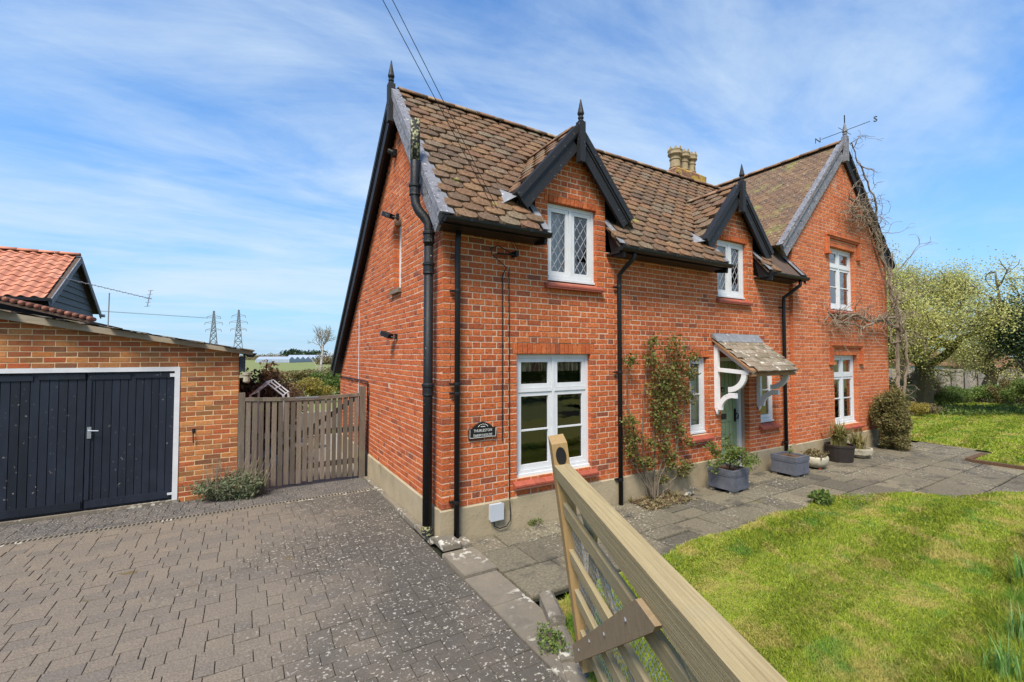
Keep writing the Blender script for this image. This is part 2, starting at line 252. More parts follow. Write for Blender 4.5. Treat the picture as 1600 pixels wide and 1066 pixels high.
# ---------------------------------------------------------------- mesh helpers
BOXF = [(0, 3, 2, 1), (4, 5, 6, 7), (0, 1, 5, 4), (1, 2, 6, 5), (2, 3, 7, 6), (3, 0, 4, 7)]
class MB:
    def __init__(s): s.v = []; s.f = []; s.r = []; s.n = 0
    def add(s, V, Fs, r=None):
        V = np.asarray(V, float); s.v.append(V); o = s.n; s.n += len(V)
        if r is None: r = random.random()
        for f in Fs: s.f.append(tuple(i+o for i in f)); s.r.append(r)
        return s
    def box(s, a, b, r=None):
        (x0, y0, z0), (x1, y1, z1) = a, b
        return s.add([(x0, y0, z0), (x1, y0, z0), (x1, y1, z0), (x0, y1, z0), (x0, y0, z1), (x1, y0, z1), (x1, y1, z1), (x0, y1, z1)], BOXF, r)
    def bar(s, p, q, w, h, up=(0, 0, 1), r=None):
        """box of section w x h running from p to q; h lies along up"""
        p, q = np.array(p, float), np.array(q, float); d = q-p; d /= np.linalg.norm(d)
        u = np.array(up, float); u -= d*(u@d); u /= np.linalg.norm(u); sd = np.cross(d, u)
        c = [sd*sx*w/2+u*sz*h/2 for sx, sz in ((-1, -1), (1, -1), (1, 1), (-1, 1))]
        return s.add([p+k for k in c]+[q+k for k in c], [(0, 3, 2, 1), (4, 5, 6, 7), (0, 1, 5, 4), (1, 2, 6, 5), (2, 3, 7, 6), (3, 0, 4, 7)], r)
    def prism(s, poly, ext, r=None):
        """planar polygon (3D points) pushed along ext"""
        P = np.array(poly, float); n = len(P); Q = P+np.array(ext, float)
        return s.add(np.vstack([P, Q]), [tuple(range(n))[::-1], tuple(range(n, 2*n))]+[(i, (i+1) % n, n+(i+1) % n, n+i) for i in range(n)], r)
    def tube(s, pts, rad, n=8, cap=True, r=None):
        P = np.array(pts, float); m = len(P)
        R = np.full(m, rad) if np.isscalar(rad) else np.array(rad, float)
        T = np.gradient(P, axis=0); T /= np.linalg.norm(T, axis=1)[:, None]+1e-9
        a = np.array([0, 0, 1.]) if abs(T[0][2]) < .9 else np.array([1., 0, 0]); V = []
        u = np.cross(T[0], a); u /= np.linalg.norm(u)
        ang = np.arange(n)*2*math.pi/n; ca, sa = np.cos(ang)[:, None], np.sin(ang)[:, None]
        for k in range(m):
            u = u-T[k]*(u@T[k]); u /= np.linalg.norm(u)+1e-9; w = np.cross(T[k], u)
            V.append(P[k]+R[k]*(ca*u+sa*w))
        Fs = [(k*n+i, k*n+(i+1) % n, (k+1)*n+(i+1) % n, (k+1)*n+i) for k in range(m-1) for i in range(n)]
        if cap: Fs += [tuple(range(n))[::-1], tuple((m-1)*n+i for i in range(n))]
        return s.add(np.vstack(V), Fs, r)
    def lathe(s, c, prof, n=12, r=None):
        """profile of (radius, z) about the vertical through c"""
        ang = np.arange(n)*2*math.pi/n
        V = [[(c[0]+q*math.cos(t), c[1]+q*math.sin(t), c[2]+z) for t in ang] for q, z in prof]; m = len(prof)
        Fs = [(k*n+i, k*n+(i+1) % n, (k+1)*n+(i+1) % n, (k+1)*n+i) for k in range(m-1) for i in range(n)]
        Fs += [tuple(range(n))[::-1], tuple((m-1)*n+i for i in range(n))]
        return s.add(np.array(V).reshape(-1, 3), Fs, r)
    def mesh(s, name, m, smooth=False):
        me = bpy.data.meshes.new(name); V = np.vstack(s.v)
        me.from_pydata(V.tolist(), [], s.f); me.materials.append(MT[m] if isinstance(m, str) else m)
        at = me.attributes.new('rnd', 'FLOAT', 'FACE'); at.data.foreach_set('value', np.array(s.r, 'f'))
        if smooth: me.polygons.foreach_set('use_smooth', np.ones(len(s.f), bool))
        return me
    def build(s, name, m, parent=None, label=None, kind=None, smooth=False, **k):
        return link(name, s.mesh(name, m, smooth), parent, label, kind, **k)
ORIGIN = {}
def link(name, data, parent=None, label=None, kind=None, cat=None, group=None, local=False):
    o = bpy.data.objects.new(name, data); COL.objects.link(o)
    if parent is not None:
        o.parent = parent
        if not local and parent.name in ORIGIN: o.matrix_parent_inverse = Matrix.Translation(-Vector(ORIGIN[parent.name]))
    if label: o['label'] = label
    if cat: o['category'] = cat
    if group: o['group'] = group
    if kind: o['kind'] = kind
    return o
def thing(name, label, cat, loc=(0, 0, 0), group=None, local=False):
    o = link(name, None, None, label, None, cat, group); o.location = loc; o.empty_display_size = .2
    if not local: ORIGIN[o.name] = loc
    return o
def bigmesh(name, V, T, m, rnd, per=1, **k):
    """fast mesh from a vertex array and a triangle/quad array"""
    me = bpy.data.meshes.new(name); V = np.asarray(V, 'f'); T = np.asarray(T, 'i'); nf, c = T.shape
    me.vertices.add(len(V)); me.vertices.foreach_set('co', V.ravel()); me.loops.add(nf*c); me.loops.foreach_set('vertex_index', T.ravel())
    me.polygons.add(nf); me.polygons.foreach_set('loop_start', np.arange(nf, dtype='i')*c); me.polygons.foreach_set('loop_total', np.full(nf, c, 'i'))
    me.update(calc_edges=True); me.materials.append(MT[m] if isinstance(m, str) else m)
    at = me.attributes.new('rnd', 'FLOAT', 'FACE'); at.data.foreach_set('value', np.asarray(rnd, 'f')); return link(name, me, **k)
def area(P):
    q = proj(P)
    if (q[:, 2] < .1).any(): return 0
    x, y = q[:, 0], q[:, 1]
    if x.max() < 0 or x.min() > 1600 or y.max() < 0 or y.min() > 1066: return 0
    x = np.clip(x, 0, 1600); y = np.clip(y, 0, 1066)
    return .5*abs(np.dot(x, np.roll(y, 1))-np.dot(y, np.roll(x, 1)))
class Pieces:
    """alike pieces of one thing: the largest in view become objects that share mesh data, the rest one mesh"""
    def __init__(s): s.items = []
    def put(s, key, M, parent, par_mass=None): s.items.append((key, M, parent))
    def finish(s, name, massname, templ, m, limit=300, massparent=None, **k):
        V0 = {key: np.vstack(t.v) for key, t in templ.items()}
        sc_ = []
        for key, M, p in s.items:
            A = np.array(M); P = V0[key]@A[:3, :3].T+A[:3, 3]; bb = P
            ctr = P.mean(0); sc_.append(area(P[:4]))
        order = np.argsort(-np.array(sc_)); pick = set(int(i) for i in order[:limit] if sc_[i] > 0)
        me = {key: t.mesh(name, m) for key, t in templ.items()}
        for x in me.values(): x.attributes['rnd'].data.foreach_set('value', np.zeros(len(x.polygons), 'f'))
        mass = {}
        for i, (key, M, p) in enumerate(s.items):
            if i in pick:
                o = link(name, me[key], p); o.matrix_basis = M
                if p is not None and p.name in ORIGIN: o.matrix_parent_inverse = Matrix.Translation(-Vector(ORIGIN[p.name]))
            else:
                A = np.array(M); mb = mass.setdefault(p.name if massparent is None else massparent.name, MB())
                mb.add(V0[key]@A[:3, :3].T+A[:3, 3], templ[key].f, random.random())
        for pn, mb in mass.items(): mb.build(massname, m, bpy.data.objects[pn], kind='stuff', **k)
def brick_templ(L, h, d, ch=.0035, j=.002):
    t = MB(); x, z = L/2, h/2
    r_ = lambda: random.uniform(-j, j)
    # first four vertices = the front face (towards local -Y)
    Fv = [(-x+ch+r_(), r_()*.7, -z+ch+r_()*.6), (x-ch+r_(), r_()*.7, -z+ch+r_()*.6), (x-ch+r_(), r_()*.7, z-ch+r_()*.6), (-x+ch+r_(), r_()*.7, z-ch+r_()*.6)]
    Mv = [(-x, ch, -z), (x, ch, -z), (x, ch, z), (-x, ch, z)]; Bv = [(-x, d, -z), (x, d, -z), (x, d, z), (-x, d, z)]
    Fs = [(0, 1, 2, 3)]
    for i in range(4):
        k = (i+1) % 4; Fs += [(4+i, 4+k, k, i), (8+i, 8+k, 4+k, 4+i)]
    t.add(Fv+Mv+Bv, Fs, 0); return t
def sub(iv, a, b):
    out = []
    for p, q in iv:
        if b <= p or a >= q: out.append((p, q))
        else:
            if a > p: out.append((p, a))
            if b < q: out.append((b, q))
    return out
CH = .075; BH = .0635; BD = .1025
def brick_wall(part, mort, pieces, M, z0, rows, spans, bond='flemish', corner=None, flip=0):
    """lay courses in the wall frame M (local x along, -y outward, z up); spans(zmid) -> intervals"""
    R3 = np.array(M)[:3, :3]; T3 = np.array(M)[:3, 3]
    for k in range(rows):
        zb = z0+k*CH; zm = zb+CH/2; iv = spans(zm)
        if not iv: continue
        odd = (k+flip) % 2
        for p, q in iv:      # mortar bed for the course
            a = np.array([(p+.004, .005, zb), (q-.004, .005, zb), (q-.004, .005, zb+CH), (p+.004, .005, zb+CH), (p+.004, BD, zb), (q-.004, BD, zb), (q-.004, BD, zb+CH), (p+.004, BD, zb+CH)])
            mort.add(a@R3.T+T3, [(0, 1, 2, 3), (0, 4, 5, 1), (3, 2, 6, 7), (0, 3, 7, 4), (1, 5, 6, 2)], random.random())
        lo, hi = min(p for p, q in iv), max(q for p, q in iv); cuts = []
        u0 = 0.0 if corner is not None else math.floor(lo/.3375)*.3375
        if bond == 'flemish':
            if odd:
                if corner is not None: cuts += [(0.0, .1025), (.1125, .158)]; x = .168
                else: x = u0-.1695
                while x < hi:
                    cuts += [(x, x+.2135), (x+.2255, x+.327)]; x += .3375
            else:
                x = u0
                while x < hi:
                    cuts += [(x, x+.2135), (x+.2255, x+.327)]; x += .3375
        else:
            x = math.floor(lo/.225)*.225-(.1125 if odd else 0)
            while x < hi: cuts.append((x, x+.2135)); x += .225
        for a, b in cuts:
            for p, q in iv:
                c, d = max(a, p), min(b, q)
                if c-p < .06 and c > p and a-.01 <= p+.05: c = p      # close up against an opening
                if q-d < .045 and d < q: d = q
                if d-c < .035: continue
                L = d-c; key = ('s' if L > .16 else 'h' if L > .075 else 'c')+str(random.randrange(4)); tl = {'s': .215, 'h': .1025, 'c': .05}[key[0]]
                dy = random.gauss(0, .0013); rt = random.gauss(0, .006)
                W = M @ Matrix.Translation((c+L/2, dy, zm+random.gauss(0, .0012))) @ Matrix.Rotation(rt*.5, 4, 'Y') @ Matrix.Rotation(rt*.5, 4, 'Z') @ Matrix.Diagonal((L/tl, 1, 1, 1))
                pieces.put(key, W, part)
def brick_templates():
    t = {}
    for c, L in (('s', .215), ('h', .1025), ('c', .05)):
        for i in range(4): t[c+str(i)] = brick_templ(L, BH, BD-.004)
    return t
def soldier(pieces, part, M, x0, x1, zb, zr=None, w=.075):
    k = math.ceil((zb+.112-zr-CH/2)/CH-1e-9); h = zr+k*CH-zb-.002      # fill up to the next course
    n = max(1, round((x1-x0)/w)); s = (x1-x0)/n
    for i in range(n):
        W = M @ Matrix.Translation((x0+(i+.5)*s, random.gauss(-.001, .001), zb+h/2)) @ Matrix.Rotation(math.pi/2, 4, 'Y') @ Matrix.Diagonal(((h-.008)/.1025, 1, (s-.009)/BH, 1))
        pieces.put('h'+str(random.randrange(4)), W, part)
# ================================================================ FARMHOUSE
house = thing('farmhouse', 'red brick farmhouse with steep tiled roof and black gabled dormers', 'house', (3.8, 3.0, -.15))
FM = Matrix.Identity(4)                                   # front walls: x = X, outward = -Y
GM = Matrix.Rotation(-math.pi/2, 4, 'Z')                  # gable wall: local x = -Y, outward = -X
PL = .228
W1 = (1.02, 2.25, .42, 2.03); N1 = (4.40, 4.86, .66, 1.98); DR = (5.23, 6.08, -.2, 1.98); N2 = (6.44, 6.96, .70, 1.93)
U1 = (1.51, 2.37, 3.00, 4.10); U2 = (5.19, 6.06, 3.03, 4.10)
DX = ((1.925, 5.12), (5.66, 5.05))                        # dormer centre line, ridge height
DSL, DHW = 1.10, .965                                     # dormer roof slope, half width at the eaves
WY = -.07; WX0, WX1 = 7.54, 12.0; WC, WRZ, WSL = 9.72, 6.86, 1.0
RE_Y, RE_Z, RI_Y, RI_Z = -.30, 3.56, 1.65, 5.93
RSL = (RI_Z-RE_Z)/(RI_Y-RE_Y)
bricks = Pieces(); wbricks = Pieces(); mort = MB(); gmort = MB(); wmort = MB()
front = MB(); front.box((.0, BD+.002, -.2), (.02, BD+.02, 0)); front = front.build('front_wall', 'mortar', house)
gable = MB(); gable.box((BD+.002, 1, -.2), (BD+.02, 1.1, 0)); gable = gable.build('gable_wall', 'mortar', house)
wing = MB(); wing.box((8, BD, -.2), (8.1, BD+.02, 0)); wing = wing.build('wing_wall', 'mortar', house)
def front_spans(z):
    hi = WX0-.002
    if z < 3.56: iv = [(0.0, hi)]
    else:
        iv = []
        for (cx, rz) in DX:
            hw = min(.62, (rz-.12-z)/DSL)
            if hw > .05: iv.append((cx-hw, cx+hw))
    for (a, b, c, d) in (W1, N1, DR, N2, U1, U2):
        if c < z < d: iv = sub(iv, a, b)
        elif d <= z < d+.112: iv = sub(iv, a-.06, b+.06)
    k = int(round((z-PL-CH/2)/CH))
    if k % 2 == 1 and iv and z < 3.56: iv = sub(iv, -1, .1125 if k % 2 else 0)      # odd courses: the gable brick turns the corner
    return iv
def gz(y):      # underside of the gable-end roof at depth y
    return RI_Z-.22-(RI_Y-y)*RSL if y < RI_Y else RI_Z-.22-(y-RI_Y)*.872
GW = (1.62, 2.0, 2.98, 4.03)
def gable_spans(z):
    a = 0.0 if z < gz(0) else RI_Y-(RI_Z-.22-z)/RSL
    b = 6.32 if z < gz(6.32) else RI_Y+(RI_Z-.22-z)/.872
    k = int(round((z-PL-CH/2)/CH))
    if k % 2 == 0: a = max(a, .1125)
    if b-a < .1: return []
    iv = [(a, b)]
    if GW[2] < z < GW[3]: iv = sub(iv, GW[0], GW[1])
    return iv
rows = int((6.2-PL)/CH)
# even courses: front brick turns the corner; odd courses: gable brick does
brick_wall(front, mort, bricks, FM, PL, rows, front_spans, corner=0)
GMm = Matrix.Rotation(-math.pi/2, 4, 'Z') @ Matrix.Diagonal((-1, 1, 1, 1))    # local x -> +Y, outward -X
brick_wall(gable, gmort, bricks, GMm, PL, rows, gable_spans, flip=1)
for (a, b, c, d) in (W1, N1, N2, U1, U2, DR): soldier(bricks, front, FM, a-.06, b+.06, d, PL)
V2 = (9.09, 10.28, 3.02, 4.44); V1 = (9.17, 10.30, .44, 2.02)
def wing_spans(z):
    a, b = WX0, WX1
    a = max(a, WC-(WRZ-.16-z)/WSL); b = min(b, WC+(WRZ-.16-z)/WSL)
    if b-a < .1: return []
    iv = [(a, b)]
    for (p, q, c, d) in (V2, V1):
        if c < z < d: iv = sub(iv, p, q)
        elif d <= z < d+.112: iv = sub(iv, p-.06, q+.06)
    return iv
WM = Matrix.Translation((0, WY, 0))
brick_wall(wing, wmort, wbricks, WM, .245, int(6.7/CH), wing_spans)
for (a, b, c, d) in (V1, V2): soldier(wbricks, wing, WM, a-.06, b+.06, d, .245)
bt = brick_templates()
# the 300 largest of the whole house are single bricks; the wing's are all farther away
bricks.finish('brick', 'brickwork', bt, 'brick', 300)
wbricks.finish('brick', 'brickwork', brick_templates(), 'wingbrick', 0)
mort.build('mortar', 'mortar', front); gmort.build('mortar', 'mortar', gable); wmort.build('mortar', 'mortar', wing)
# solid backing so no light leaks through the single skin
bk = MB()
def hole_back(y0, y1, x0, x1, z0, z1, holes):
    xs = sorted({x0, x1, *[h[0] for h in holes], *[h[1] for h in holes]})
    for a, b in zip(xs, xs[1:]):
        iv = [(z0, z1)]
        for h in holes:
            if h[0] <= a+1e-6 and h[1] >= b-1e-6: iv = sub(iv, h[2]-.02, h[3]+.0)
        for p, q in iv: bk.box((a, y0, p), (b, y1, q))
hole_back(BD+.004, .2, .12, 7.5, -.2, 3.55, [(h[0]-.03, h[1]+.03, h[2], h[3]+.02) for h in (W1, N1, DR, N2)]+[(h[0]-.03, h[1]+.03, h[2], 9) for h in (U1, U2)])
hole_back(WY+BD+.004, WY+.2, 7.56, 11.98, -.2, 4.45, [(h[0]-.03, h[1]+.03, h[2], h[3]+.02) for h in (V1, V2)])
bk.prism([(8.0, .04, 4.462), (11.4, .04, 4.462), (WC, .04, 6.5)], (0, .05, 0))
for cx, rz in DX: bk.prism([(cx-.56, BD+.006, 4.22), (cx+.56, BD+.006, 4.22), (cx, BD+.006, rz-.35)], (0, .06, 0)); bk.box((cx-.6, BD+.006, 3.6), (cx-.45, .2, 4.3)); bk.box((cx+.47, BD+.006, 3.6), (cx+.6, .2, 4.3))
bk.prism([(BD+.006, .12, -.2), (BD+.006, 6.2, -.2), (BD+.006, 6.2, 1.6), (BD+.006, 1.65, 5.5), (BD+.006, .12, 3.5)], (.07, 0, 0))
bk.box((11.9, WY+.1, -.2), (11.99, 7, 4.3)); bk.box((7.545, WY+.03, .25), (7.6, .3, 4.3)); bk.box((.2, 6.1, -.2), (11.9, 6.2, 1.6))
bk.build('inner_leaf', 'mortar', house)
# wing return brick ends (dark 7 cm step)
# plinth
p = MB(); py = -.022
for a, b in ((-.022, DR[0]), (DR[1], WX0-.03)): p.prism([(a, py, -.22), (a, py, PL-.012), (a, .0, PL), (a, .09, PL), (a, .09, -.22)], (b-a, 0, 0))
p.prism([(-.0225, .091, -.3), (-.0225, .091, PL-.012), (0, .091, PL), (.09, .091, PL), (.09, .091, -.3)], (0, 6.23, 0))
p.prism([(WX0-.02, WY-.022, -.22), (WX0-.02, WY-.022, .233), (WX0-.02, WY, .245), (WX0-.02, .03, .245), (WX0-.02, .03, -.22)], (WX1-WX0+.04, 0, 0))
p.build('plinth', 'plinth', house)
# ---------------------------------------------------------------- roofs
def tile_templ(w, L, th, rounded=True, camber=.006):
    """local x across, y up the slope (0 = tail), z out of the slope; first four vertices = the exposed face"""
    t = MB(); x = w/2-.004; j = lambda s: random.uniform(-s, s)
    if rounded:
        out = [(-x, .100), (-x*.90, .052), (-x*.66, .020+j(.004)), (-x*.24, .0+j(.004)), (x*.24, .0+j(.004)), (x*.66, .020+j(.004)), (x*.90, .052), (x, .100)]
    else: out = [(-x, j(.004)), (-x*.33, j(.003)), (x*.33, j(.003)), (x, j(.004))]
    n = len(out); top = []; bot = []
    q = [(-x, 0, th), (x, 0, th), (x, L*.6, th), (-x, L*.6, th)]
    for a, b in out:
        e = 1-(a/x)**2
        top.append((a, b+(.006 if rounded else 0), th*.70+camber*e)); bot.append((a, b-.001, -.004))
    mid = [(-x, L*.5, th*.62), (-x*.5, L*.5, th*.62+camber*.8), (x*.5, L*.5, th*.62+camber*.8), (x, L*.5, th*.62)]; end = [(-x, L, .004), (x, L, .004)]
    V = q[:0]+top+bot+mid+end; m0 = 2*n
    Fs = [(n+i, n+i+1, i+1, i) for i in range(n-1)]
    if rounded: Fs += [(0, 1, m0), (1, 2, 3, m0+1, m0), (3, 4, m0+2, m0+1), (4, 5, 6, m0+3, m0+2), (6, 7, m0+3)]
    else: Fs += [(0, 1, m0+1, m0), (1, 2, m0+2, m0+1), (2, 3, m0+3, m0+2)]
    Fs += [(m0, m0+1, m0+2, m0+3, m0+5, m0+4), (n, 0, m0), (n-1, 2*n-1, m0+3)]
    t.add(V, Fs, 0); return t
def tile_plane(pieces, part, O, udir, sdir, W, S, gauge, tw, keep, key='t', nvar=4, lift=.012, jit=.004, first=0.0, stag=.5):
    O, u, s = (np.array(k, float) for k in (O, udir, sdir)); u /= np.linalg.norm(u); s /= np.linalg.norm(s); nz = np.cross(u, s)
    if nz[2] < 0: u = -u; O = O-u*W; nz = np.cross(u, s)
    k = 0; y = first
    while y < S-.02:
        n = int(W/tw)+2
        for i in range(n):
            x = (i+(stag if k % 2 else 0))*tw+random.gauss(0, jit*.6)
            if x < -tw*.1 or x > W+tw*.1: continue
            P = O+u*x+s*(y+gauge*.4)
            if not keep(P, x): continue
            B = Matrix(((u[0], s[0], nz[0], 0), (u[1], s[1], nz[1], 0), (u[2], s[2], nz[2], 0), (0, 0, 0, 1)))
            Q = O+u*x+s*(y+random.gauss(0, jit))+nz*(lift+random.uniform(0, .004))
            M = Matrix.Translation(Q) @ B @ Matrix.Rotation(random.gauss(0, .012), 4, 'Z') @ Matrix.Rotation(random.gauss(.0, .008), 4, 'X')
            pieces.put(key+str(random.randrange(nvar)), M, part)
        y += gauge; k += 1
def ridge_tiles(parent, p, q, r, n, m='ridge', h=.085):
    p, q = np.array(p), np.array(q); d = (q-p)/n; L = np.linalg.norm(d); dn = d/L; sd = np.cross(dn, (0, 0, 1)); sd /= np.linalg.norm(sd)
    up = np.cross(sd, dn); t = MB(); V = []
    for y in (0, L-.008):
        for rr in (r, r-.02):
            for k in range(7):
                a = math.pi*k/6; V.append((rr*math.cos(a), y, rr*.75*math.sin(a)-.03))
    Fs = [(k, k+1, 14+k+1, 14+k) for k in range(6)]+[(7+k+1, 7+k, 21+k, 21+k+1) for k in range(6)]+[(k+1, k, 7+k, 8+k) for k in range(6)]+[(14+k, 15+k, 22+k, 21+k) for k in range(6)]+[(0, 14, 21, 7), (6, 13, 27, 20)]
    t.add(V, Fs, 0); me = t.mesh('ridge_tile', m, True); me.attributes['rnd'].data.foreach_set('value', np.zeros(len(me.polygons), 'f'))
    for i in range(n):
        o = link('ridge_tile', me, parent); B = Matrix(((sd[0], dn[0], up[0], 0), (sd[1], dn[1], up[1], 0), (sd[2], dn[2], up[2], 0), (0, 0, 0, 1)))
        c = p+d*i; o.matrix_basis = Matrix.Translation((c[0], c[1], c[2]+random.uniform(-.004, .006))) @ B @ Matrix.Rotation(random.gauss(0, .012), 4, 'Z')
def zmain(y): return RE_Z+(y-RE_Y)*RSL
BX = -.15      # outer face of the gable-end bargeboards
ra = MB()
def sheet(mb, poly, th=.03):
    P = np.array(poly, float); n = np.cross(P[1]-P[0], P[2]-P[0]); n /= np.linalg.norm(n); n = n if n[2] > 0 else -n
    mb.prism(P-n*th, n*th*.98)
# main roof boarding: front slope above the wall line, eaves strips between the dormers, catslide at the back
sheet(ra, [(BX+.02, .75, zmain(.75)), (9.2, .75, zmain(.75)), (9.2, RI_Y, RI_Z), (BX+.02, RI_Y, RI_Z)])
for a, b in ((BX+.02, DX[0][0]-.63), (DX[0][0]+.63, DX[1][0]-.63), (DX[1][0]+.63, 9.2)): sheet(ra, [(a, .0, zmain(0)), (b, .0, zmain(0)), (b, .749, zmain(.749)), (a, .749, zmain(.749))])
EAVES = ((BX+.02, DX[0][0]-.63), (DX[0][0]+.63, DX[1][0]-.63), (DX[1][0]+.63, 7.50))
for a, b in EAVES: sheet(ra, [(a, RE_Y, RE_Z), (b, RE_Y, RE_Z), (b, -.001, zmain(-.001)), (a, -.001, zmain(-.001))])
BE = [(RI_Y, RI_Z), (2.49, 5.20), (4.10, 3.78), (6.58, 1.68)]
for (ya, za), (yb, zb) in zip(BE, BE[1:]): sheet(ra, [(BX+.02, ya, za), (9.5, ya, za), (9.5, yb, zb), (BX+.02, yb, zb)])
mroof = ra.build('main_roof', 'under', house)
# back slope tiles are out of sight: one ribbed sheet of courses
bs = MB()
for (ya, za), (yb, zb) in zip(BE, BE[1:]):
    n = int(math.hypot(yb-ya, zb-za)/.155)
    for i in range(n):
        t0, t1 = i/n, (i+1)/n
        a = (ya+(yb-ya)*t0, za+(zb-za)*t0+.01); b = (ya+(yb-ya)*t1, za+(zb-za)*t1+.035); bs.prism([(BX+.06, a[0], a[1]), (BX+.06, b[0], b[1]), (BX+.06, b[0], b[1]-.03)], (9.4, 0, 0))
bs.build('tile_courses', 'tile', mroof, kind='stuff')
def keep_main(P, x):
    X, Y, Z = P
    if X < BX+.16 or X > 9.2: return False
    if WRZ-abs(X-WC)*WSL > Z+.12: return False
    for cx, rz in DX:
        d = abs(X-cx)
        if d < DHW+.02 and Z < rz-DSL*d-.02 and Y > -.02: return False
        if d < .70 and Y < .02: return False
    if Y < .0 and X > 7.45: return False
    return True
tiles = Pieces(); slope = math.hypot(RI_Y-RE_Y, RI_Z-RE_Z)
tile_plane(tiles, mroof, (BX+.02, RE_Y-.03, RE_Z-.03*RSL), (1, 0, 0), (0, RI_Y-RE_Y, RI_Z-RE_Z), 9.3, slope-.02, .155, .29, keep_main, nvar=5, jit=.006)
# dormer roofs
tt = {('t'+str(i)): tile_templ(.280, .28, .052, True, .020) for i in range(5)}
droofs = []
for (cx, rz) in DX:
    d = MB(); ze = rz-DSL*DHW; yb = (rz-RE_Z)/RSL+RE_Y; ye = (ze-RE_Z)/RSL+RE_Y
    for sx in (-1, 1): sheet(d, [(cx, -.13, rz), (cx+sx*DHW, -.13, ze), (cx+sx*DHW, ye+.05, ze), (cx, yb+.05, rz)])
    dr = d.build('dormer_roof', 'under', house); droofs.append(dr)
    for sx in (-1, 1):
        def keep_d(P, x, rz=rz): return P[1] < (P[2]-RE_Z)/RSL+RE_Y+.10 and P[1] > .02
        tile_plane(tiles, dr, (cx+sx*DHW, -.105, ze), (0, 1, 0), (-sx*DHW, 0, DSL*DHW), 2.2, math.hypot(DHW, DSL*DHW)-.03, .155, .29, keep_d, nvar=5)
    ridge_tiles(dr, (cx, -.08, rz+.035), (cx, yb+.05, rz+.035), .10, 3)
tiles.finish('roof_tile', 'roof_tiles', tt, 'tile', 300)
ridge_tiles(mroof, (BX+.08, RI_Y, RI_Z+.045), (8.9, RI_Y, RI_Z+.045), .115, 20)
# wing roof
wr = MB(); WLX = 7.05; wze = WRZ-(WC-WLX)*WSL; WRX = 12.28; wzr = WRZ-(WRX-WC)*WSL
sheet(wr, [(WC, WY-.04, WRZ), (WLX, WY-.04, wze), (WLX, 6.5, wze), (WC, 6.5, WRZ)]); sheet(wr, [(WC, WY-.04, WRZ), (WRX, WY-.04, wzr), (WRX, 6.5, wzr), (WC, 6.5, WRZ)])
wroof = wr.build('wing_roof', 'under', house)
wt = Pieces(); wtt = {('t'+str(i)): tile_templ(.168, .19, .017, False, .004) for i in range(4)}
def keep_w(P, x): return P[1] > WY-.02 and P[2] > zmain(P[1])-.15 if P[1] < RI_Y else P[2] > RI_Z-(P[1]-RI_Y)*.87-.15
tile_plane(wt, wroof, (WLX, WY-.03, wze), (0, 1, 0), (WC-WLX, 0, WRZ-wze), 6.4, math.hypot(WC-WLX, WRZ-wze)-.02, .10, .168, keep_w, lift=.008, jit=.003)
tile_plane(wt, wroof, (WRX, WY-.03, wzr), (0, 1, 0), (WC-WRX, 0, WRZ-wzr), 6.4, math.hypot(WC-WRX, WRZ-wzr)-.02, .2, .168*2, lambda P, x: P[1] < 1.5, lift=.008)
wt.finish('roof_tile', 'roof_tiles', wtt, 'wingtile', 0)
ridge_tiles(wroof, (WC, WY-.02, WRZ+.04), (WC, 6.4, WRZ+.04), .115, 15)
# lead flashings where dormers meet the main slope
for (cx, rz) in DX:
    for sx in (-1, 1):
        fl = MB(); z0 = rz-DSL*DHW; y0 = (z0-RE_Z)/RSL+RE_Y
        fl.prism([(cx+sx*(DHW+.02), -.14, z0-.045), (cx+sx*(DHW+.20), -.05, zmain(-.05)+.045), (cx+sx*(DHW+.15), .18, zmain(.18)+.05), (cx+sx*(DHW-.10), .2, z0+.10)], (0, -.004, .006)); fl.build('lead_flashing', 'lead', mroof)
sk = MB()
for (cx, rz) in DX:      # lead over the verge edges beside the dormer fronts
    for sx in (-1, 1): sk.bar((cx+sx*.655, RE_Y-.02, RE_Z+.035), (cx+sx*.655, .05, zmain(.05)+.045), .10, .012, up=(0, -RSL, 1))
sk.bar((7.46, RE_Y-.02, RE_Z+.035), (7.46, .05, zmain(.05)+.045), .12, .012, up=(0, -RSL, 1))
sk.bar((BX+.10, RE_Y-.02, RE_Z+.028), (BX+.10, RI_Y-.05, RI_Z-.02), .12, .012, up=(0, -RSL, 1))
sk.build('lead_verge', 'lead', mroof)
# ---------------------------------------------------------------- bargeboards and finials
def barge(pts, depth, nrm, th, m, cap=.05, parent=house, lap=.0):
    """board under the verge line pts (top edge), hung down by depth (square to the slope); nrm = outward normal"""
    nrm = np.array(nrm, float); b = MB()
    for p, q in zip(pts, pts[1:]):
        p, q = np.array(p, float), np.array(q, float); d = (q-p)/np.linalg.norm(q-p); dn = np.cross(d, nrm); dn = dn if dn[2] < 0 else -dn
        b.prism([p, q, q+dn*depth, p+dn*depth], -nrm*th)
        b.prism([p-dn*.035, q-dn*.035, q+dn*cap, p+dn*cap], nrm*.03); b.prism([p+dn*(cap+.001), q+dn*(cap+.001), q+dn*(cap+.03), p+dn*(cap+.03)], nrm*.014)
        b.prism([p-dn*.036, q-dn*.036, q-dn*.012, p-dn*.012], -nrm*(th+.05))
    return b.build('bargeboard', m, parent)
top = (BX, RI_Y-.03, RI_Z+.03)
barge([(BX, RE_Y-.03, RE_Z-.0), (BX, RI_Y-.03, RI_Z+.02)], .24, (-1, 0, 0), .04, 'greywood')
barge([(BX, RI_Y+.03, RI_Z+.02)]+[(BX, y, z+.02) for y, z in BE[1:]], .24, (-1, 0, 0), .04, 'blackwood')
sf = MB()      # soffit boards between bargeboard and wall
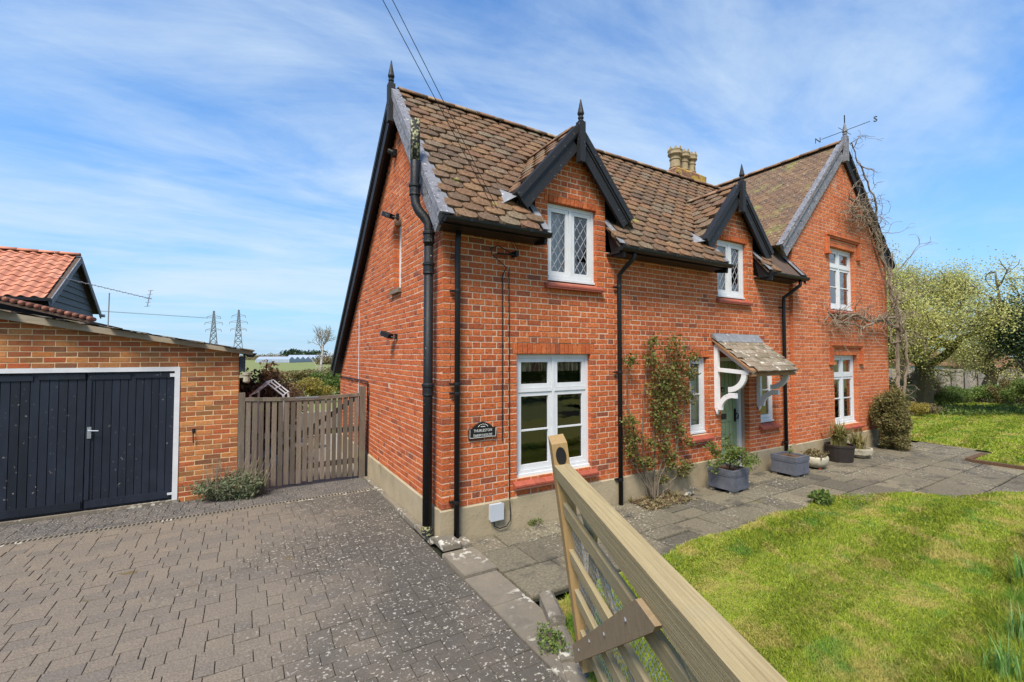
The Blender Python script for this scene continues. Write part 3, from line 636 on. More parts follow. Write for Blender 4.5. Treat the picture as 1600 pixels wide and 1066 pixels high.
for (ya, za), (yb, zb) in zip(BE, BE[1:]): sf.prism([(BX+.02, ya, za-.07), (BX+.02, yb, zb-.07), (BX+.02, yb, zb-.10), (BX+.02, ya, za-.10)], (.17, 0, 0))
sf.prism([(BX+.02, RE_Y+.05, RE_Z-.05), (BX+.02, RI_Y, RI_Z-.07), (BX+.02, RI_Y, RI_Z-.10), (BX+.02, RE_Y+.05, RE_Z-.08)], (.17, 0, 0))
sf.build('soffit', 'black', mroof)
def finial(x, y, zb, zt, h, m, w=.1, parent=house):
    b = MB(); b.box((x-w/2, y-w/2, zb), (x+w/2, y+w/2, zt)); b.build('finial_post', m, parent)
    s = MB(); s.lathe((x, y, zt), [(w*.46, 0), (w*.46, .012), (w*.30, .03), (w*.42, .05), (w*.42, .068), (w*.30, .085), (w*.48, .11), (w*.50, .125), (w*.40, .16), (.006, h)], 10); s.build('finial', m, parent, smooth=False)
finial(BX-.02, 1.62, 5.46, 6.03, .36, 'blackwood')
for cx, rz in DX:
    yf = -.15; z0 = rz-DSL*DHW
    for sx in (-1, 1): barge([(cx+sx*(DHW+.03), yf, z0-.03), (cx+sx*.02, yf, rz+.03)], .215, (0, -1, 0), .04, 'blackwood')
    finial(cx+.02, yf-.025, rz-.46, rz+.10, .32, 'blackwood', .095)
    s = MB()
    for sx in (-1, 1):
        s.prism([(cx+sx*DHW, -.108, z0-.085), (cx, -.108, rz-.10), (cx, -.108, rz-.13), (cx+sx*DHW, -.108, z0-.115)], (0, .30, 0))
        # short verge board where the main eaves stop beside the dormer cheek
        s.prism([(cx+sx*.70, RE_Y-.04, RE_Z+.02), (cx+sx*.70, RE_Y-.02, RE_Z-.16), (cx+sx*.70, -.10, RE_Z-.12), (cx+sx*.70, -.004, zmain(0)-.14), (cx+sx*.70, -.004, zmain(0)+.05)], (-sx*.04, 0, 0))
    s.build('dormer_soffit', 'black', house)
v = MB(); v.prism([(7.50, RE_Y-.04, RE_Z+.03), (7.50, RE_Y-.02, RE_Z-.14), (7.50, -.08, zmain(0)-.14), (7.50, -.08, zmain(-.08)+.07)], (.035, 0, 0)); v.build('verge_board', 'blackwood', house)
barge([(WLX-.02, WY-.06, wze-.02), (WC-.02, WY-.06, WRZ+.03)], .27, (0, -1, 0), .04, 'greywood')
barge([(WRX+.02, WY-.06, wzr-.02), (WC+.02, WY-.06, WRZ+.03)], .25, (0, -1, 0), .04, 'blackwood')
finial(WC+.02, WY-.085, WRZ-.42, WRZ+.16, .34, 'greywood', .11)
es = MB(); es.prism([(BX+.02, -.30, 3.47), (BX+.02, -.004, 3.47), (BX+.02, -.004, 3.50), (BX+.02, -.30, 3.50)], (EAVES[0][1]-BX-.03, 0, 0)); es.build('eaves_soffit', 'black', mroof)
for a, b in EAVES[1:]: MB().box((a, -.28, 3.47), (b, -.004, 3.50)).build('eaves_soffit', 'black', mroof)
# rainwater goods
def gutter(x0, x1, y=-.355, z=3.535, r=.058):
    b = MB(); V = []
    for x in (x0, x1):
        for rr in (r, r-.008):
            for k in range(9):
                a = math.pi*k/8; V.append((x, y+rr*math.cos(a), z-rr*math.sin(a)))
    Fs = [(k, 18+k, 19+k, k+1) for k in range(8)]+[(9+k, 10+k, 28+k, 27+k) for k in range(8)]+[(0, 9, 27, 18), (8, 26, 35, 17)]
    Fs += [tuple(range(0, 9)), tuple(range(18, 27))[::-1]]
    b.add(V, Fs)
    for x in np.arange(x0+.3, x1, .8): b.box((x-.02, y-r-.003, z-.03), (x+.02, y-r+.006, z+.004))
    return b.build('gutter', 'black', house, smooth=False)
gutter(-.125, 1.29); gutter(2.50, 5.02); gutter(6.36, 7.52)
def downpipe(pts, r, brackets, m='black'):
    o = MB().tube(pts, r, 12).build('downpipe', m, house, smooth=True)
    for z in brackets:
        b = MB(); x, y = pts[-1][0], pts[-1][1]; b.lathe((x, y, z), [(r+.004, 0), (r+.006, .01), (r+.006, .03), (r+.004, .04)], 12); b.box((x-r-.045, y+r-.015, z+.008), (x+r+.02, y+r+.02, z+.03)); b.build('pipe_bracket', m, o)
    return o
downpipe([(.16, -.10, 3.50), (.16, -.075, 3.36), (.16, -.07, 3.2), (.16, -.07, -.09)], .033, (.30, 1.55, 1.66, 2.75))
downpipe([(2.78, -.34, 3.50), (2.78, -.33, 3.40), (2.755, -.15, 3.27), (2.745, -.075, 3.2), (2.745, -.07, 3.05), (2.745, -.07, -.16)], .033, (.2, 1.75, 3.0))
downpipe([(7.30, -.34, 3.50), (7.29, -.33, 3.38), (7.22, -.15, 3.22), (7.18, -.075, 3.16), (7.18, -.07, 3.0), (7.18, -.07, -.15)], .033, (.3, 1.6, 2.95))
# soil vent stack on the gable
so_ = MB().tube([(-.25, .27, 4.84), (-.25, .27, 4.05), (-.25, .265, 3.90), (-.245, .25, 3.82), (-.22, .22, 3.74), (-.15, .175, 3.64), (-.118, .155, 3.58), (-.115, .15, 3.48), (-.115, .15, 3.3)], .056, 14).build('soil_stack', 'iron', house, smooth=True)
MB().tube([(-.115, .15, 3.3), (-.115, .15, .0)], .056, 14).build('soil_pipe', 'iron', so_, smooth=True)
MB().tube([(-.25, .27, 4.85), (-.25, .27, 4.35)], .0575, 14).build('stack_top', 'ironlichen', so_, smooth=True)
for (x, y, z) in ((-.25, .27, 3.98), (-.115, .15, 3.40), (-.115, .15, 3.03), (-.115, .15, 1.60)):
    c = MB(); c.lathe((x, y, z-.06), [(.058, 0), (.070, .01), (.066, .03), (.064, .10), (.074, .11), (.074, .135), (.058, .15)], 14); c.build('pipe_collar', 'iron', so_)
MB().lathe((-.115, .15, -.06), [(.064, 0), (.068, .03), (.060, .10)], 14).build('pipe_foot', 'ironlichen', so_)
# ---------------------------------------------------------------- windows and door
def window(op, y0, style, label=None, rec=.065, sill='tile', fw=.05):
    x0, x1, z0, z1 = op; yf = y0+rec; m = 'white'; zb = z0+.035
    f = MB(); T = .06
    f.box((x0, yf, zb), (x0+fw, yf+T, z1)); f.box((x1-fw, yf, zb), (x1, yf+T, z1)); f.box((x0+fw, yf, z1-fw), (x1-fw, yf+T, z1)); f.box((x0+fw, yf-.012, zb), (x1-fw, yf+T, zb+.075))
    f.box((x0+.001, yf-.03, zb), (x1-.001, yf-.001, zb+.03))
    lights = []
    def mull(x, w=.045, a=zb+.075, b=z1-fw): f.box((x-w/2, yf-.004, a), (x+w/2, yf+T, b))
    xm = (x0+x1)/2
    if style == 'four':
        zt = z0+(z1-z0)*.705; mull(xm); f.box((x0+fw, yf-.006, zt-.022), (xm-.0225, yf+T, zt+.022)); f.box((xm+.0225, yf-.006, zt-.022), (x1-fw, yf+T, zt+.022))
        for a, b in ((x0+fw, xm-.0225), (xm+.0225, x1-fw)): lights += [(a, b, zt+.022, z1-fw, 0), (a, b, zb+.075, zt-.022, 1)]
    elif style == 'two':
        mull(xm); lights = [(x0+fw, xm-.0225, zb+.075, z1-fw, 2), (xm+.0225, x1-fw, zb+.075, z1-fw, 2)]
    elif style == 'slit': lights = [(x0+fw, x1-fw, zb+.075, z1-fw, 0)]
    else: lights = [(x0+fw, x1-fw, zb+.075, z1-fw, 1)]
    w = f.build('window', m, house, label)
    sw = .052 if style != 'slit' else .04
    for (a, b, c, d, k) in lights:
        s = MB(); ys = yf+.006
        a, b, c, d = a+.003, b-.003, c+.003, d-.003
        s.box((a, ys, c), (a+sw, ys+.04, d)); s.box((b-sw, ys, c), (b, ys+.04, d)); s.box((a+sw, ys, d-sw), (b-sw, ys+.04, d)); s.box((a+sw, ys, c), (b-sw, ys+.04, c+sw*1.15))
        s.build('sash', m, w)
        p = MB(); ga, gb, gc, gd = a+sw, b-sw, c+sw*1.15, d-sw
        p.add([(ga, ys+.022, gc), (gb, ys+.022, gc), (gb, ys+.022, gd), (ga, ys+.022, gd)], [(0, 1, 2, 3)]); p.build('pane', 'glass', w)
        if k == 1: MB().box((ga, ys+.004, (gc+gd)/2-.011), (gb, ys+.034, (gc+gd)/2+.011)).build('glazing_bar', m, w)
        if k == 2:
            l = MB(); wd, ht = gb-ga, gd-gc; nx = 2; stp = wd/nx; zs = stp*1.55; n = int(ht/zs)+3
            for i in range(-n, n+3):
                for sg in (1, -1):
                    # diamonds: line x = sg*(z-zi)*stp/zs
                    zi = gc+i*zs; xs = ga if sg > 0 else gb
                    P = (xs, zi); Q = (xs+sg*wd, zi+zs*nx)
                    t0, t1 = 0.0, 1.0
                    if Q[1] <= gc or P[1] >= gd: continue
                    if P[1] < gc: t0 = (gc-P[1])/(Q[1]-P[1])
                    if Q[1] > gd: t1 = (gd-P[1])/(Q[1]-P[1])
                    if t1-t0 < .03: continue
                    p0 = (P[0]+(Q[0]-P[0])*t0, ys+.019, P[1]+(Q[1]-P[1])*t0); p1 = (P[0]+(Q[0]-P[0])*t1, ys+.019, P[1]+(Q[1]-P[1])*t1)
                    l.bar(p0, p1, .004, .009, up=(1, 0, 0))
            l.build('leading', 'leading', w)
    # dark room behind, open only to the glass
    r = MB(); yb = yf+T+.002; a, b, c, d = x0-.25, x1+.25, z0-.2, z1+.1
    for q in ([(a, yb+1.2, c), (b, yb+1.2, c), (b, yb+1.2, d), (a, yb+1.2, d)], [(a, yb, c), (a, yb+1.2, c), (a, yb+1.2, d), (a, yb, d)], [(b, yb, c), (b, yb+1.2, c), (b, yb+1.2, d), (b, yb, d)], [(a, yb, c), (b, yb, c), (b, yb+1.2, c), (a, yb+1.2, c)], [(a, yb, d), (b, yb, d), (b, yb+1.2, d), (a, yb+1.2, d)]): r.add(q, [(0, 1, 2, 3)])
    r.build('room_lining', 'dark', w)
    if sill == 'tile':
        s = MB(); n = max(3, round((x1-x0+.12)/.152)); st = (x1-x0+.14)/n
        for i in range(n):
            a = x0-.06+i*st; s.prism([(a+.002, y0-.075, z0-.062), (a+.002, y0-.075, z0-.040), (a+.002, yf+.01, z0+.034), (a+.002, yf+.01, z0-.0)], (st-.004, 0, 0), random.random())
        s.prism([(x0-.058, y0-.069, z0-.085), (x0-.058, y0-.069, z0-.062), (x0-.058, yf, z0-.001), (x0-.058, yf, z0-.085)], (x1-x0+.136, 0, 0)); s.build('window_sill', 'sill', w)
    else:
        s = MB(); s.box((x0-.05, y0-.05, z0-.04), (x1+.05, yf, z0+.034)); s.build('window_sill', sill, w)
    return w
def drape(w, x0, x1, z0, z1, y, m, name='curtain', amp=.018, wl=.07):
    n = int((x1-x0)/.012); V = []
    for i in range(n+1):
        x = x0+(x1-x0)*i/n; yy = y+amp*math.sin(2*math.pi*(x-x0)/wl)
        V += [(x, yy, z0), (x, yy, z1)]
    MB().add(V, [(2*i, 2*i+2, 2*i+3, 2*i+1) for i in range(n)]).build(name, m, w, smooth=True)
w = window(W1, 0, 'four', 'large four-light ground floor window under a brick arch'); drape(w, 1.06, 2.22, 1.80, 2.02, .155, 'blind', 'roman_blind', .02, .09)
w = window(U1, 0, 'two', 'leaded dormer window nearest the corner'); drape(w, 1.56, 1.98, 3.03, 4.1, .17, 'net'); drape(w, 2.02, 2.12, 3.03, 4.1, .17, 'net', amp=.01)
w = window(U2, 0, 'two', 'leaded dormer window above the porch'); drape(w, 5.24, 5.64, 3.05, 4.1, .17, 'net')
w = window(N1, 0, 'one', 'narrow window beside the climbing rose'); drape(w, 4.42, 4.85, .70, 1.98, .16, 'net')
window(N2, 0, 'one', 'narrow window to the right of the door')
w = window(V1, WY, 'four', 'tall ground floor window of the gabled wing', rec=.09); drape(w, 9.2, 9.45, .5, 2.0, .16, 'net'); drape(w, 9.85, 10.25, .5, 2.0, .17, 'curtain')
w = window(V2, WY, 'four', 'tall upper window of the gabled wing', rec=.09); drape(w, 9.15, 9.40, 3.05, 4.4, .16, 'curtain'); drape(w, 9.85, 10.25, 3.05, 4.4, .17, 'curtain')
# slit window in the gable end (only its far jamb shows from the drive)
s = MB(); y0, y1, z0, z1 = GW
s.box((.09, y0, z0+.03), (.14, y0+.05, z1)); s.box((.09, y1-.055, z0+.03), (.14, y1, z1)); s.box((.09, y0+.05, z1-.05), (.14, y1-.055, z1)); s.box((.09, y0+.05, z0+.03), (.14, y1-.055, z0+.09))
w = s.build('window', 'white', house, 'slit window high in the gable end')
MB().add([(.12, y0+.05, z0+.09), (.12, y1-.055, z0+.09), (.12, y1-.055, z1-.05), (.12, y0+.05, z1-.05)], [(0, 1, 2, 3)]).build('pane', 'glass', w)
MB().box((-.05, y0-.04, z0-.03), (.09, y1+.05, z0+.03)).build('window_sill', 'slate', w)
MB().box((.145, y0-.1, z0-.1), (.17, y1+.1, z1+.1)).build('room_lining', 'dark', w)
# hood moulds over the wing windows
for (a, b, c, d), zt in ((V1, 2.235), (V2, 4.665)):
    h = MB(); a -= .17; b += .19; y = WY
    h.box((a, y-.06, zt), (b, y-.001, zt+.05)); h.box((a+.003, y-.035, zt-.045), (b-.003, y-.001, zt-.001))
    for x in (a, b-.07): h.box((x, y-.055, zt-.36), (x+.07, y-.001, zt-.046)); h.box((x-.05, y-.07, zt-.42), (x+.12, y-.001, zt-.361))
    h.build('hood_mould', 'wingbrick', house)
# door
x0, x1, z0, z1 = DR; yd = .17
f = MB(); f.box((x0, yd, -.14), (x0+.06, yd+.09, z1)); f.box((x1-.075, yd-.01, -.14), (x1, yd+.09, z1)); f.box((x0+.06, yd, z1-.07), (x1-.075, yd+.09, z1))
door = MB(); a, b = x0+.06, x1-.075; door.box((a, yd+.05, -.10), (b, yd+.085, z1-.07))
fo = f.build('door_frame', 'white', house)
door = door.build('door', 'green', house, 'sage green planked front door')
pl = (b-a)/6
for i in range(6): MB().box((a+i*pl+.006, yd+.034, -.09), (a+(i+1)*pl-.006, yd+.049, z1-.08)).build('plank', 'green', door)
MB().box((a+.03, yd+.02, .80), (b-.16, yd+.033, .98)).build('rail', 'green', door); MB().box((a, yd+.02, -.09), (b, yd+.033, .08)).build('rail', 'green', door)
h = MB(); h.box((a+.10, yd+.008, .85), (a+.36, yd+.019, .95)); h.box((a+.12, yd+.0, .87), (a+.34, yd+.007, .93)); h.build('letter_box', 'black', door)
h = MB(); h.box((b-.09, yd+.012, .78), (b-.05, yd+.033, 1.02)); h.tube([(b-.07, yd-.03, .93), (b-.07, yd-.045, .90), (b-.07, yd-.03, .84)], .009, 6); h.tube([(b-.07, yd+.01, .93), (b-.07, yd-.03, .93)], .009, 6); h.tube([(b-.07, yd+.01, .84), (b-.07, yd-.03, .84)], .009, 6); h.build('door_handle', 'black', door)
h = MB(); h.tube([(a+.22, yd+.03, 1.42), (a+.22, yd-.02, 1.42)], .018, 8); h.tube([(a+.22+.04*math.sin(t), yd-.02, 1.39+.04*math.cos(t)) for t in np.linspace(0, 6.28, 12)], .007, 5); h.build('door_knocker', 'black', door)
st = MB(); st.box((x0-.02, .02, -.2), (x1+.02, yd+.2, -.125)); st.build('door_step', 'flag', house)
MB().box((x0, yd+.10, -.2), (x1, yd+.12, z1)).build('door_backing', 'dark', house)
# porch canopy
can = MB(); CX0, CX1 = 4.99, 6.42; CY, CZ0, CZ1 = -.70, 1.775, 2.30
csl = (CZ1-CZ0)/-CY
can.prism([(CX0, -.005, CZ1), (CX0, CY, CZ0), (CX0, CY, CZ0-.03), (CX0, -.005, CZ1-.03)], (CX1-CX0, 0, 0)); can = can.build('canopy', 'oak', house, 'slate porch canopy on scrolled white brackets')
sp = Pieces(); stt = {('t'+str(i)): tile_templ(.20, .20, .024, False, .001) for i in range(4)}
tile_plane(sp, can, (CX0+.02, CY-.04, CZ0-.03*.75), (1, 0, 0), (0, -CY, CZ1-CZ0), CX1-CX0-.04, math.hypot(CY, CZ1-CZ0), .118, .20, lambda P, x: .02 < x < CX1-CX0-.06, nvar=4, lift=.006, jit=.006)
sp.finish('slate', 'slates', stt, 'slate', 300)
MB().prism([(CX0+.0, -.002, CZ1+.10), (CX0, -.02, CZ1+.10), (CX0, -.12, CZ1-.04), (CX0, -.12, CZ1-.05), (CX0, -.002, CZ1+.03)], (CX1-CX0-.05, 0, 0)).build('lead_flashing', 'lead', can)
MB().box((CX0+.05, CY+.02, CZ0-.10), (CX1-.05, CY+.07, CZ0-.035)).build('front_beam', 'oak', can)
for k, x in enumerate((CX0+.05, CX1-.11)):
    b = MB(); T = .06
    b.box((x, -.075, 1.10), (x+T, -.004, 2.20)); b.prism([(x, -.076, 1.735), (x, -.62, 1.70), (x, -.62, 1.765), (x, -.076, 1.80)], (T, 0, 0))
    b.prism([(x+.001, -.03, 2.255), (x+.001, -.03, 2.17), (x+.001, -.66, 1.70), (x+.001, -.70, 1.745)], (T-.002, 0, 0))
    b.prism([(x+.002, -.075, 1.10), (x+.002, -.005, 1.10), (x+.002, -.045, 1.0)], (T-.004, 0, 0))
    # two quarter curves meeting in a cusp: tie down to the post foot
    def arc(cy, cz, r0, r1, a0, a1, n=9):
        A = np.linspace(a0, a1, n); return [(x+.003, cy+r1*math.cos(t), cz+r1*math.sin(t)) for t in A]+[(x+.003, cy+r0*math.cos(t), cz+r0*math.sin(t)) for t in A[::-1]]
    up_ = arc(-.26, 1.72, .24, .325, math.pi, math.pi*1.5); lo_ = arc(-.355, 1.08, .225, .305, math.pi/2, 0)
    for poly in (up_, lo_):
        n = len(poly)//2
        for i in range(n-1): b.prism([poly[i], poly[i+1], poly[2*n-2-i], poly[2*n-1-i]], (T-.006, 0, 0))
    b.box((x+.004, -.40, 1.30), (x+T-.004, -.26, 1.385))
    b.build('bracket', 'whiteflake', can)
# chimney
cb = MB(); cxs, cys = 7.28, 2.34; cb.box((cxs-.52, cys-.24, 4.6), (cxs+.52, cys+.24, 6.20)); stack = cb.build('chimney', 'mortar', house, 'short lichened chimney with three crowned pots')
cp = Pieces(); ct = brick_templates()
def chs(zlist, hw, hd, z0, n):
    for k in range(n):
        z = z0+k*CH+CH/2
        for ang, half, off in ((0, hw, hd), (-math.pi/2, hd, hw), (math.pi/2, hd, hw)):
            Mx = Matrix.Translation((cxs, cys, 0)) @ Matrix.Rotation(ang, 4, 'Z'); x = -half-(.11 if k % 2 else 0)
            while x < half-.03:
                a, b = max(x, -half), min(x+.215, half)
                if b-a > .04:
                    key = ('s' if b-a > .16 else 'h')+str(random.randrange(4)); tl = .215 if key[0] == 's' else .1025
                    cp.put(key, Mx @ Matrix.Translation(((a+b)/2, -off, z)) @ Matrix.Diagonal(((b-a)/tl, .9, 1, 1)), stack)
                x += .225
chs(None, .525, .245, 5.75, 5); chs(None, .60, .30, 6.125, 2); chs(None, .56, .27, 6.275, 2)
cp.finish('brick', 'brickwork', ct, 'chbrick', 60)
cc = MB(); cc.box((cxs-.58, cys-.28, 6.13), (cxs+.58, cys+.28, 6.27)); cc.box((cxs-.56, cys-.27, 6.27), (cxs+.56, cys+.27, 6.46)); cc.prism([(cxs-.56, cys-.25, 6.461), (cxs+.56, cys-.25, 6.461), (cxs+.42, cys-.15, 6.56), (cxs-.42, cys-.15, 6.56)], (0, .4, 0)); cc.build('chimney_cap', 'chbrick', stack)
for i, dx in enumerate((-.29, .02, .30)):
    b = MB(); k = (1.10, 1.0, .97)[i]; c = (cxs+dx, cys-.02, 6.44)
    b.lathe(c, [(.15*k, 0), (.125*k, .10), (.115*k, .14), (.128*k, .15), (.128*k, .17), (.112*k, .18), (.108*k, .33), (.125*k, .35), (.125*k, .37), (.108*k, .38), (.112*k, .43), (.150*k, .46), (.160*k, .48), (.150*k, .50), (.152*k, .55), (.160*k, .56), (.160*k, .58), (.10, .58), (.09, .50)], 14)
    for q in range(8):
        t = q*math.pi/4; e = np.array([math.cos(t), math.sin(t)]); sd = np.array([-e[1], e[0]])
        P = [np.append(np.array(c[:2])+e*.150*k+sd*.045, c[2]+.58), np.append(np.array(c[:2])+e*.150*k-sd*.045, c[2]+.58), np.append(np.array(c[:2])+e*.150*k, c[2]+.655)]
        b.prism(P, np.append(-e*.03, 0))
    b.build('chimney_pot', 'pot', stack)
# small fittings on the house
b = MB(); b.tube([(.0, 6.25, 1.53), (-.02, 6.24, 1.53), (-.03, 3.50, 1.54), (-.03, 3.47, 1.50), (-.03, 3.465, 1.02)], .012, 6); b.build('cable_conduit', 'iron', house)
b = MB(); b.tube([(-.006, 4.35, 2.9), (-.006, 4.35, .8)], .007, 6); b.build('overflow_pipe', 'white', house)
# ================================================================ GROUND
GZ = -.155
def struct(name, V, Fs, m, **k): return MB().add(V, Fs).build(name, m, None, kind='structure', **k)
struct('ground', [(-1500, -1500, -.34), (1500, -1500, -.34), (1500, 1500, -.34), (-1500, 1500, -.34)], [(0, 1, 2, 3)], 'field')
drive = struct('driveway', [(-9, -9, GZ-.012), (-.115, -9, GZ-.012), (-.115, 3.44, GZ-.012), (-9, 3.44, GZ-.012)], [(0, 1, 2, 3)], 'joint')
MT['mossjoint'] = mat('mossy_joint', (.020, .020, .010), 1.0, amt=.5, scale=12)
patio = struct('patio', [(-.115, -9, GZ-.030), (.26, -9, GZ-.030), (.26, -1.5, GZ-.030), (12.6, -1.9, GZ-.030), (13.2, .3, GZ-.030), (-.115, .3, GZ-.030)], [(0, 1, 2, 3, 4, 5)], 'mossjoint')
MB().add([(8.4, -9, GZ-.019), (11.4, -9, GZ-.019), (11.9, -1.7, GZ-.019), (6.8, -1.7, GZ-.019)], [(0, 1, 2, 3)]).build('path_bed', 'mossjoint', patio)
yard = struct('yard', [(-9, 3.44, GZ-.03), (6, 3.44, GZ-.03), (6, 12, GZ-.03), (-9, 12, GZ-.03)], [(0, 1, 2, 3)], 'concrete')
# block pavers in courses parallel to the house front
def slab_templ(w, d, h, ch=.006, wob=.003):
    t = MB(); x, y = w/2, d/2; r_ = lambda: random.uniform(-wob, wob)
    top = [(-x+ch+r_(), -y+ch+r_(), 0), (x-ch+r_(), -y+ch+r_(), 0), (x-ch+r_(), y-ch+r_(), 0), (-x+ch+r_(), y-ch+r_(), 0)]
    mid = [(-x, -y, -ch), (x, -y, -ch), (x, y, -ch), (-x, y, -ch)]; bot = [(p[0], p[1], -h) for p in mid]; Fs = [(0, 1, 2, 3)]
    for i in range(4): k = (i+1) % 4; Fs += [(4+i, 4+k, k, i), (8+i, 8+k, 4+k, 4+i)]
    t.add(top+mid+bot, Fs, 0); return t
pt = {}
PSZ = {'a': .116, 'b': .172, 'c': .228}
for k, w in PSZ.items():
    for i in range(4): pt[k+str(i)] = slab_templ(w, .144, .04, .0032, .0012)
pv = Pieces(); y = -5.2; row = 0
while y < 2.50:
    x = -.12-random.uniform(0, .1)*0; seq = []
    while x > -7.2:
        k = random.choices('abc', (1, 2.2, 2.2))[0]; w = PSZ[k]+.006
        P = (x-w/2, y+.074, GZ)
        if proj([P])[0][2] > .2 and -80 < proj([P])[0][0] < 1100:
            M = Matrix.Translation((P[0], P[1], GZ+random.gauss(0, .0016))) @ Matrix.Rotation(random.gauss(0, .008), 4, 'X') @ Matrix.Rotation(random.gauss(0, .006), 4, 'Y') @ Matrix.Rotation(random.gauss(0, .006)+(math.pi if random.random() < .5 else 0), 4, 'Z')
            pv.put(k+str(random.randrange(4)), M, drive)
        x -= w-.001
    y += .150; row += 1
pv.finish('paver', 'pavers', pt, 'paver', 300)
p2 = Pieces(); y = 2.66
while y < 3.40:      # strip between the drain and the garage
    x = -.12
    while x > -6:
        k = random.choice('bc'); w = PSZ[k]+.005
        p2.put(k+'0', Matrix.Translation((x-w/2, y+.074, GZ+random.gauss(0, .001))) @ Matrix.Rotation(random.gauss(0, .006), 4, 'X'), drive); x -= w
    y += .148
p2.finish('paver', 'pavers', pt, 'paverlichen', 0)
# linear drain channel across the drive
dr_ = MB(); dr_.box((-6, 2.515, GZ-.01), (-.12, 2.645, GZ+.004)); drain = dr_.build('drain_channel', 'edging', None, 'pale slotted drain channel across the drive in front of the garage', cat='drain')
g = MB()
for x in np.arange(-5.9, -.15, .045): g.box((x, 2.545, GZ+.0041), (x+.022, 2.615, GZ+.0075))
g.build('grating', 'dark', drain, kind='stuff')
# kerb slabs down the edge of the drive
kt = [slab_templ(1, 1, .06, .012, .01) for _ in range(4)]; km = [t.mesh('kerb_slab', 'edging') for t in kt]
def kerb(x0, x1, y0, y1, z): 
    o = link('kerb_slab', random.choice(km), patio); o.matrix_basis = Matrix.Translation(((x0+x1)/2, (y0+y1)/2, z)) @ Matrix.Diagonal((x1-x0-.008, y1-y0-.008, 1, 1))
ye = [3.40, 2.66, 1.95, 1.30, .66]
for k, (a, b) in enumerate(zip(ye, ye[1:])): kerb(-.112, -.03, b, a, GZ+.01+.012*k)
kerb(-.112, -.028, .05, .66, -.095); kerb(-.112, -.025, -.02, .05, -.06); kerb(-.10, .12, -.30, -.026, -.045); kerb(.12, .26, -.28, -.026, -.085)
kerb(-.112, .258, -.86, -.30, -.115)
for a, b in ((-1.42, -.86), (-1.95, -1.42), (-2.5, -1.95), (-3.1, -2.5)): kerb(-.112, .25, a, b, GZ+.006)
# riven flagstones: courses along the front
fm = [slab_templ(1, 1, .05, .014, .010).mesh('paving_slab', 'flag') for _ in range(6)]
def flag(x0, x1, y0, y1, z=None):
    o = link('paving_slab', random.choice(fm), patio); z = GZ+random.gauss(0, .004) if z is None else z
    o.matrix_basis = Matrix.Translation(((x0+x1)/2, (y0+y1)/2, z)) @ Matrix.Rotation(random.gauss(0, .006), 4, 'X') @ Matrix.Rotation(random.gauss(0, .005), 4, 'Y') @ Matrix.Diagonal((x1-x0-.020, y1-y0-.022, 1, 1))
for (ya, yb, xe) in ((-.43, -.03, 12.3), (-.93, -.43, 12.5), (-1.47, -.93, 12.6)):
    x = .27
    while x < xe:
        w = random.choice((.38, .45, .45, .60, .60)); e = min(x+w, xe+.2)
        if random.random() < .16 and yb-ya > .45: flag(x, e, ya, (ya+yb)/2+.02); flag(x, e, (ya+yb)/2+.02, yb)
        else: flag(x, e, ya, yb)
        x = e
x = 4.6
while x < 12.0: w = random.choice((.6, .6, .75)); flag(x, x+w, -1.98, -1.47); x += w
yy = -1.98
while yy > -5.5:      # path that leaves to the right, across the lawn
    d = .6; sh = (yy+1.98)*-.10
    for x0 in np.arange(7.2+sh*2.2 if yy < -2.4 else 6.6, 11.3+sh*.0, .72): flag(x0, x0+.72, yy-d, yy)
    yy -= d
b = MB(); b.box((10.85, -1.80, GZ-.02), (11.9, -1.70, GZ+.05)); b.box((10.75, -6.0, GZ-.02), (10.86, -1.81, GZ+.055)); b.build('lawn_edge_bank', 'soil', patio)
# upright kerb stones between drive and lawn by the open gate
for k, (a, b, c, l) in enumerate((((.34, -1.60), (.20, -1.95), .10, 'rounded white lichened kerb stone at the end of the patio'), ((.19, -1.97), (.03, -2.32), .03, 'low kerb stone edging the lawn beside the open gate'), ((.02, -2.34), (-.16, -2.75), .02, 'half buried kerb stone under the brace of the open gate'))):
    p, q = np.array(a), np.array(b); d = (q-p)/np.linalg.norm(q-p); n = np.array([-d[1], d[0]])*.065; t = MB()
    prof = [(-1, GZ-.03), (-1, GZ+c*.75), (-.6, GZ+c), (.5, GZ+c*1.02), (1, GZ+c*.7), (1, GZ-.03)]; P0 = [(*(p+n*u), z) for u, z in prof]
    t.prism(P0, (*(q-p), 0)); t.build('kerb_stone', 'edging', None, l, cat='stone', group='kerb stones by the gate')
# ---------------------------------------------------------------- lawns
KL = [(.36, -1.60), (.20, -2.0), (.03, -2.40), (-.18, -2.95), (-.6, -4.2), (-.9, -6.5)]
def in_near(x, y):
    ed = np.interp(-y, [-p[1] for p in KL], [p[0] for p in KL]); top_ = -1.50-.05*np.sin(x*1.9)-.04*np.sin(x*4.3)-.018*np.sin(x*23)*np.sin(x*7.1+1)-.012*np.sin(x*41)-np.where(x < 2.2, (2.2-x)*.02, 0)-np.clip(x-6.2, 0, 9)*.62
    return (x > ed+.06) & (y < top_) & (x < 10.9)
def gh(x, y): return GZ+.015+.035*np.sin(x*1.1+.4)*np.sin(y*1.3)+.015*np.sin(x*3.1)*np.cos(y*2.7)
def lawn_mesh(name, x0, x1, y0, y1, st, test, zf):
    xs, ys = np.arange(x0, x1, st), np.arange(y0, y1, st); Xg, Yg = np.meshgrid(xs, ys); Z = zf(Xg, Yg); V = np.stack([Xg, Yg, Z], -1).reshape(-1, 3); n = len(xs)
    Fs = []
    for j in range(len(ys)-1):
        for i in range(n-1):
            if test(xs[i]+st/2, ys[j]+st/2): Fs.append((j*n+i, j*n+i+1, (j+1)*n+i+1, (j+1)*n+i))
    return MB().add(V, Fs, 0).build(name, 'grassbase', None, kind='structure', smooth=True)
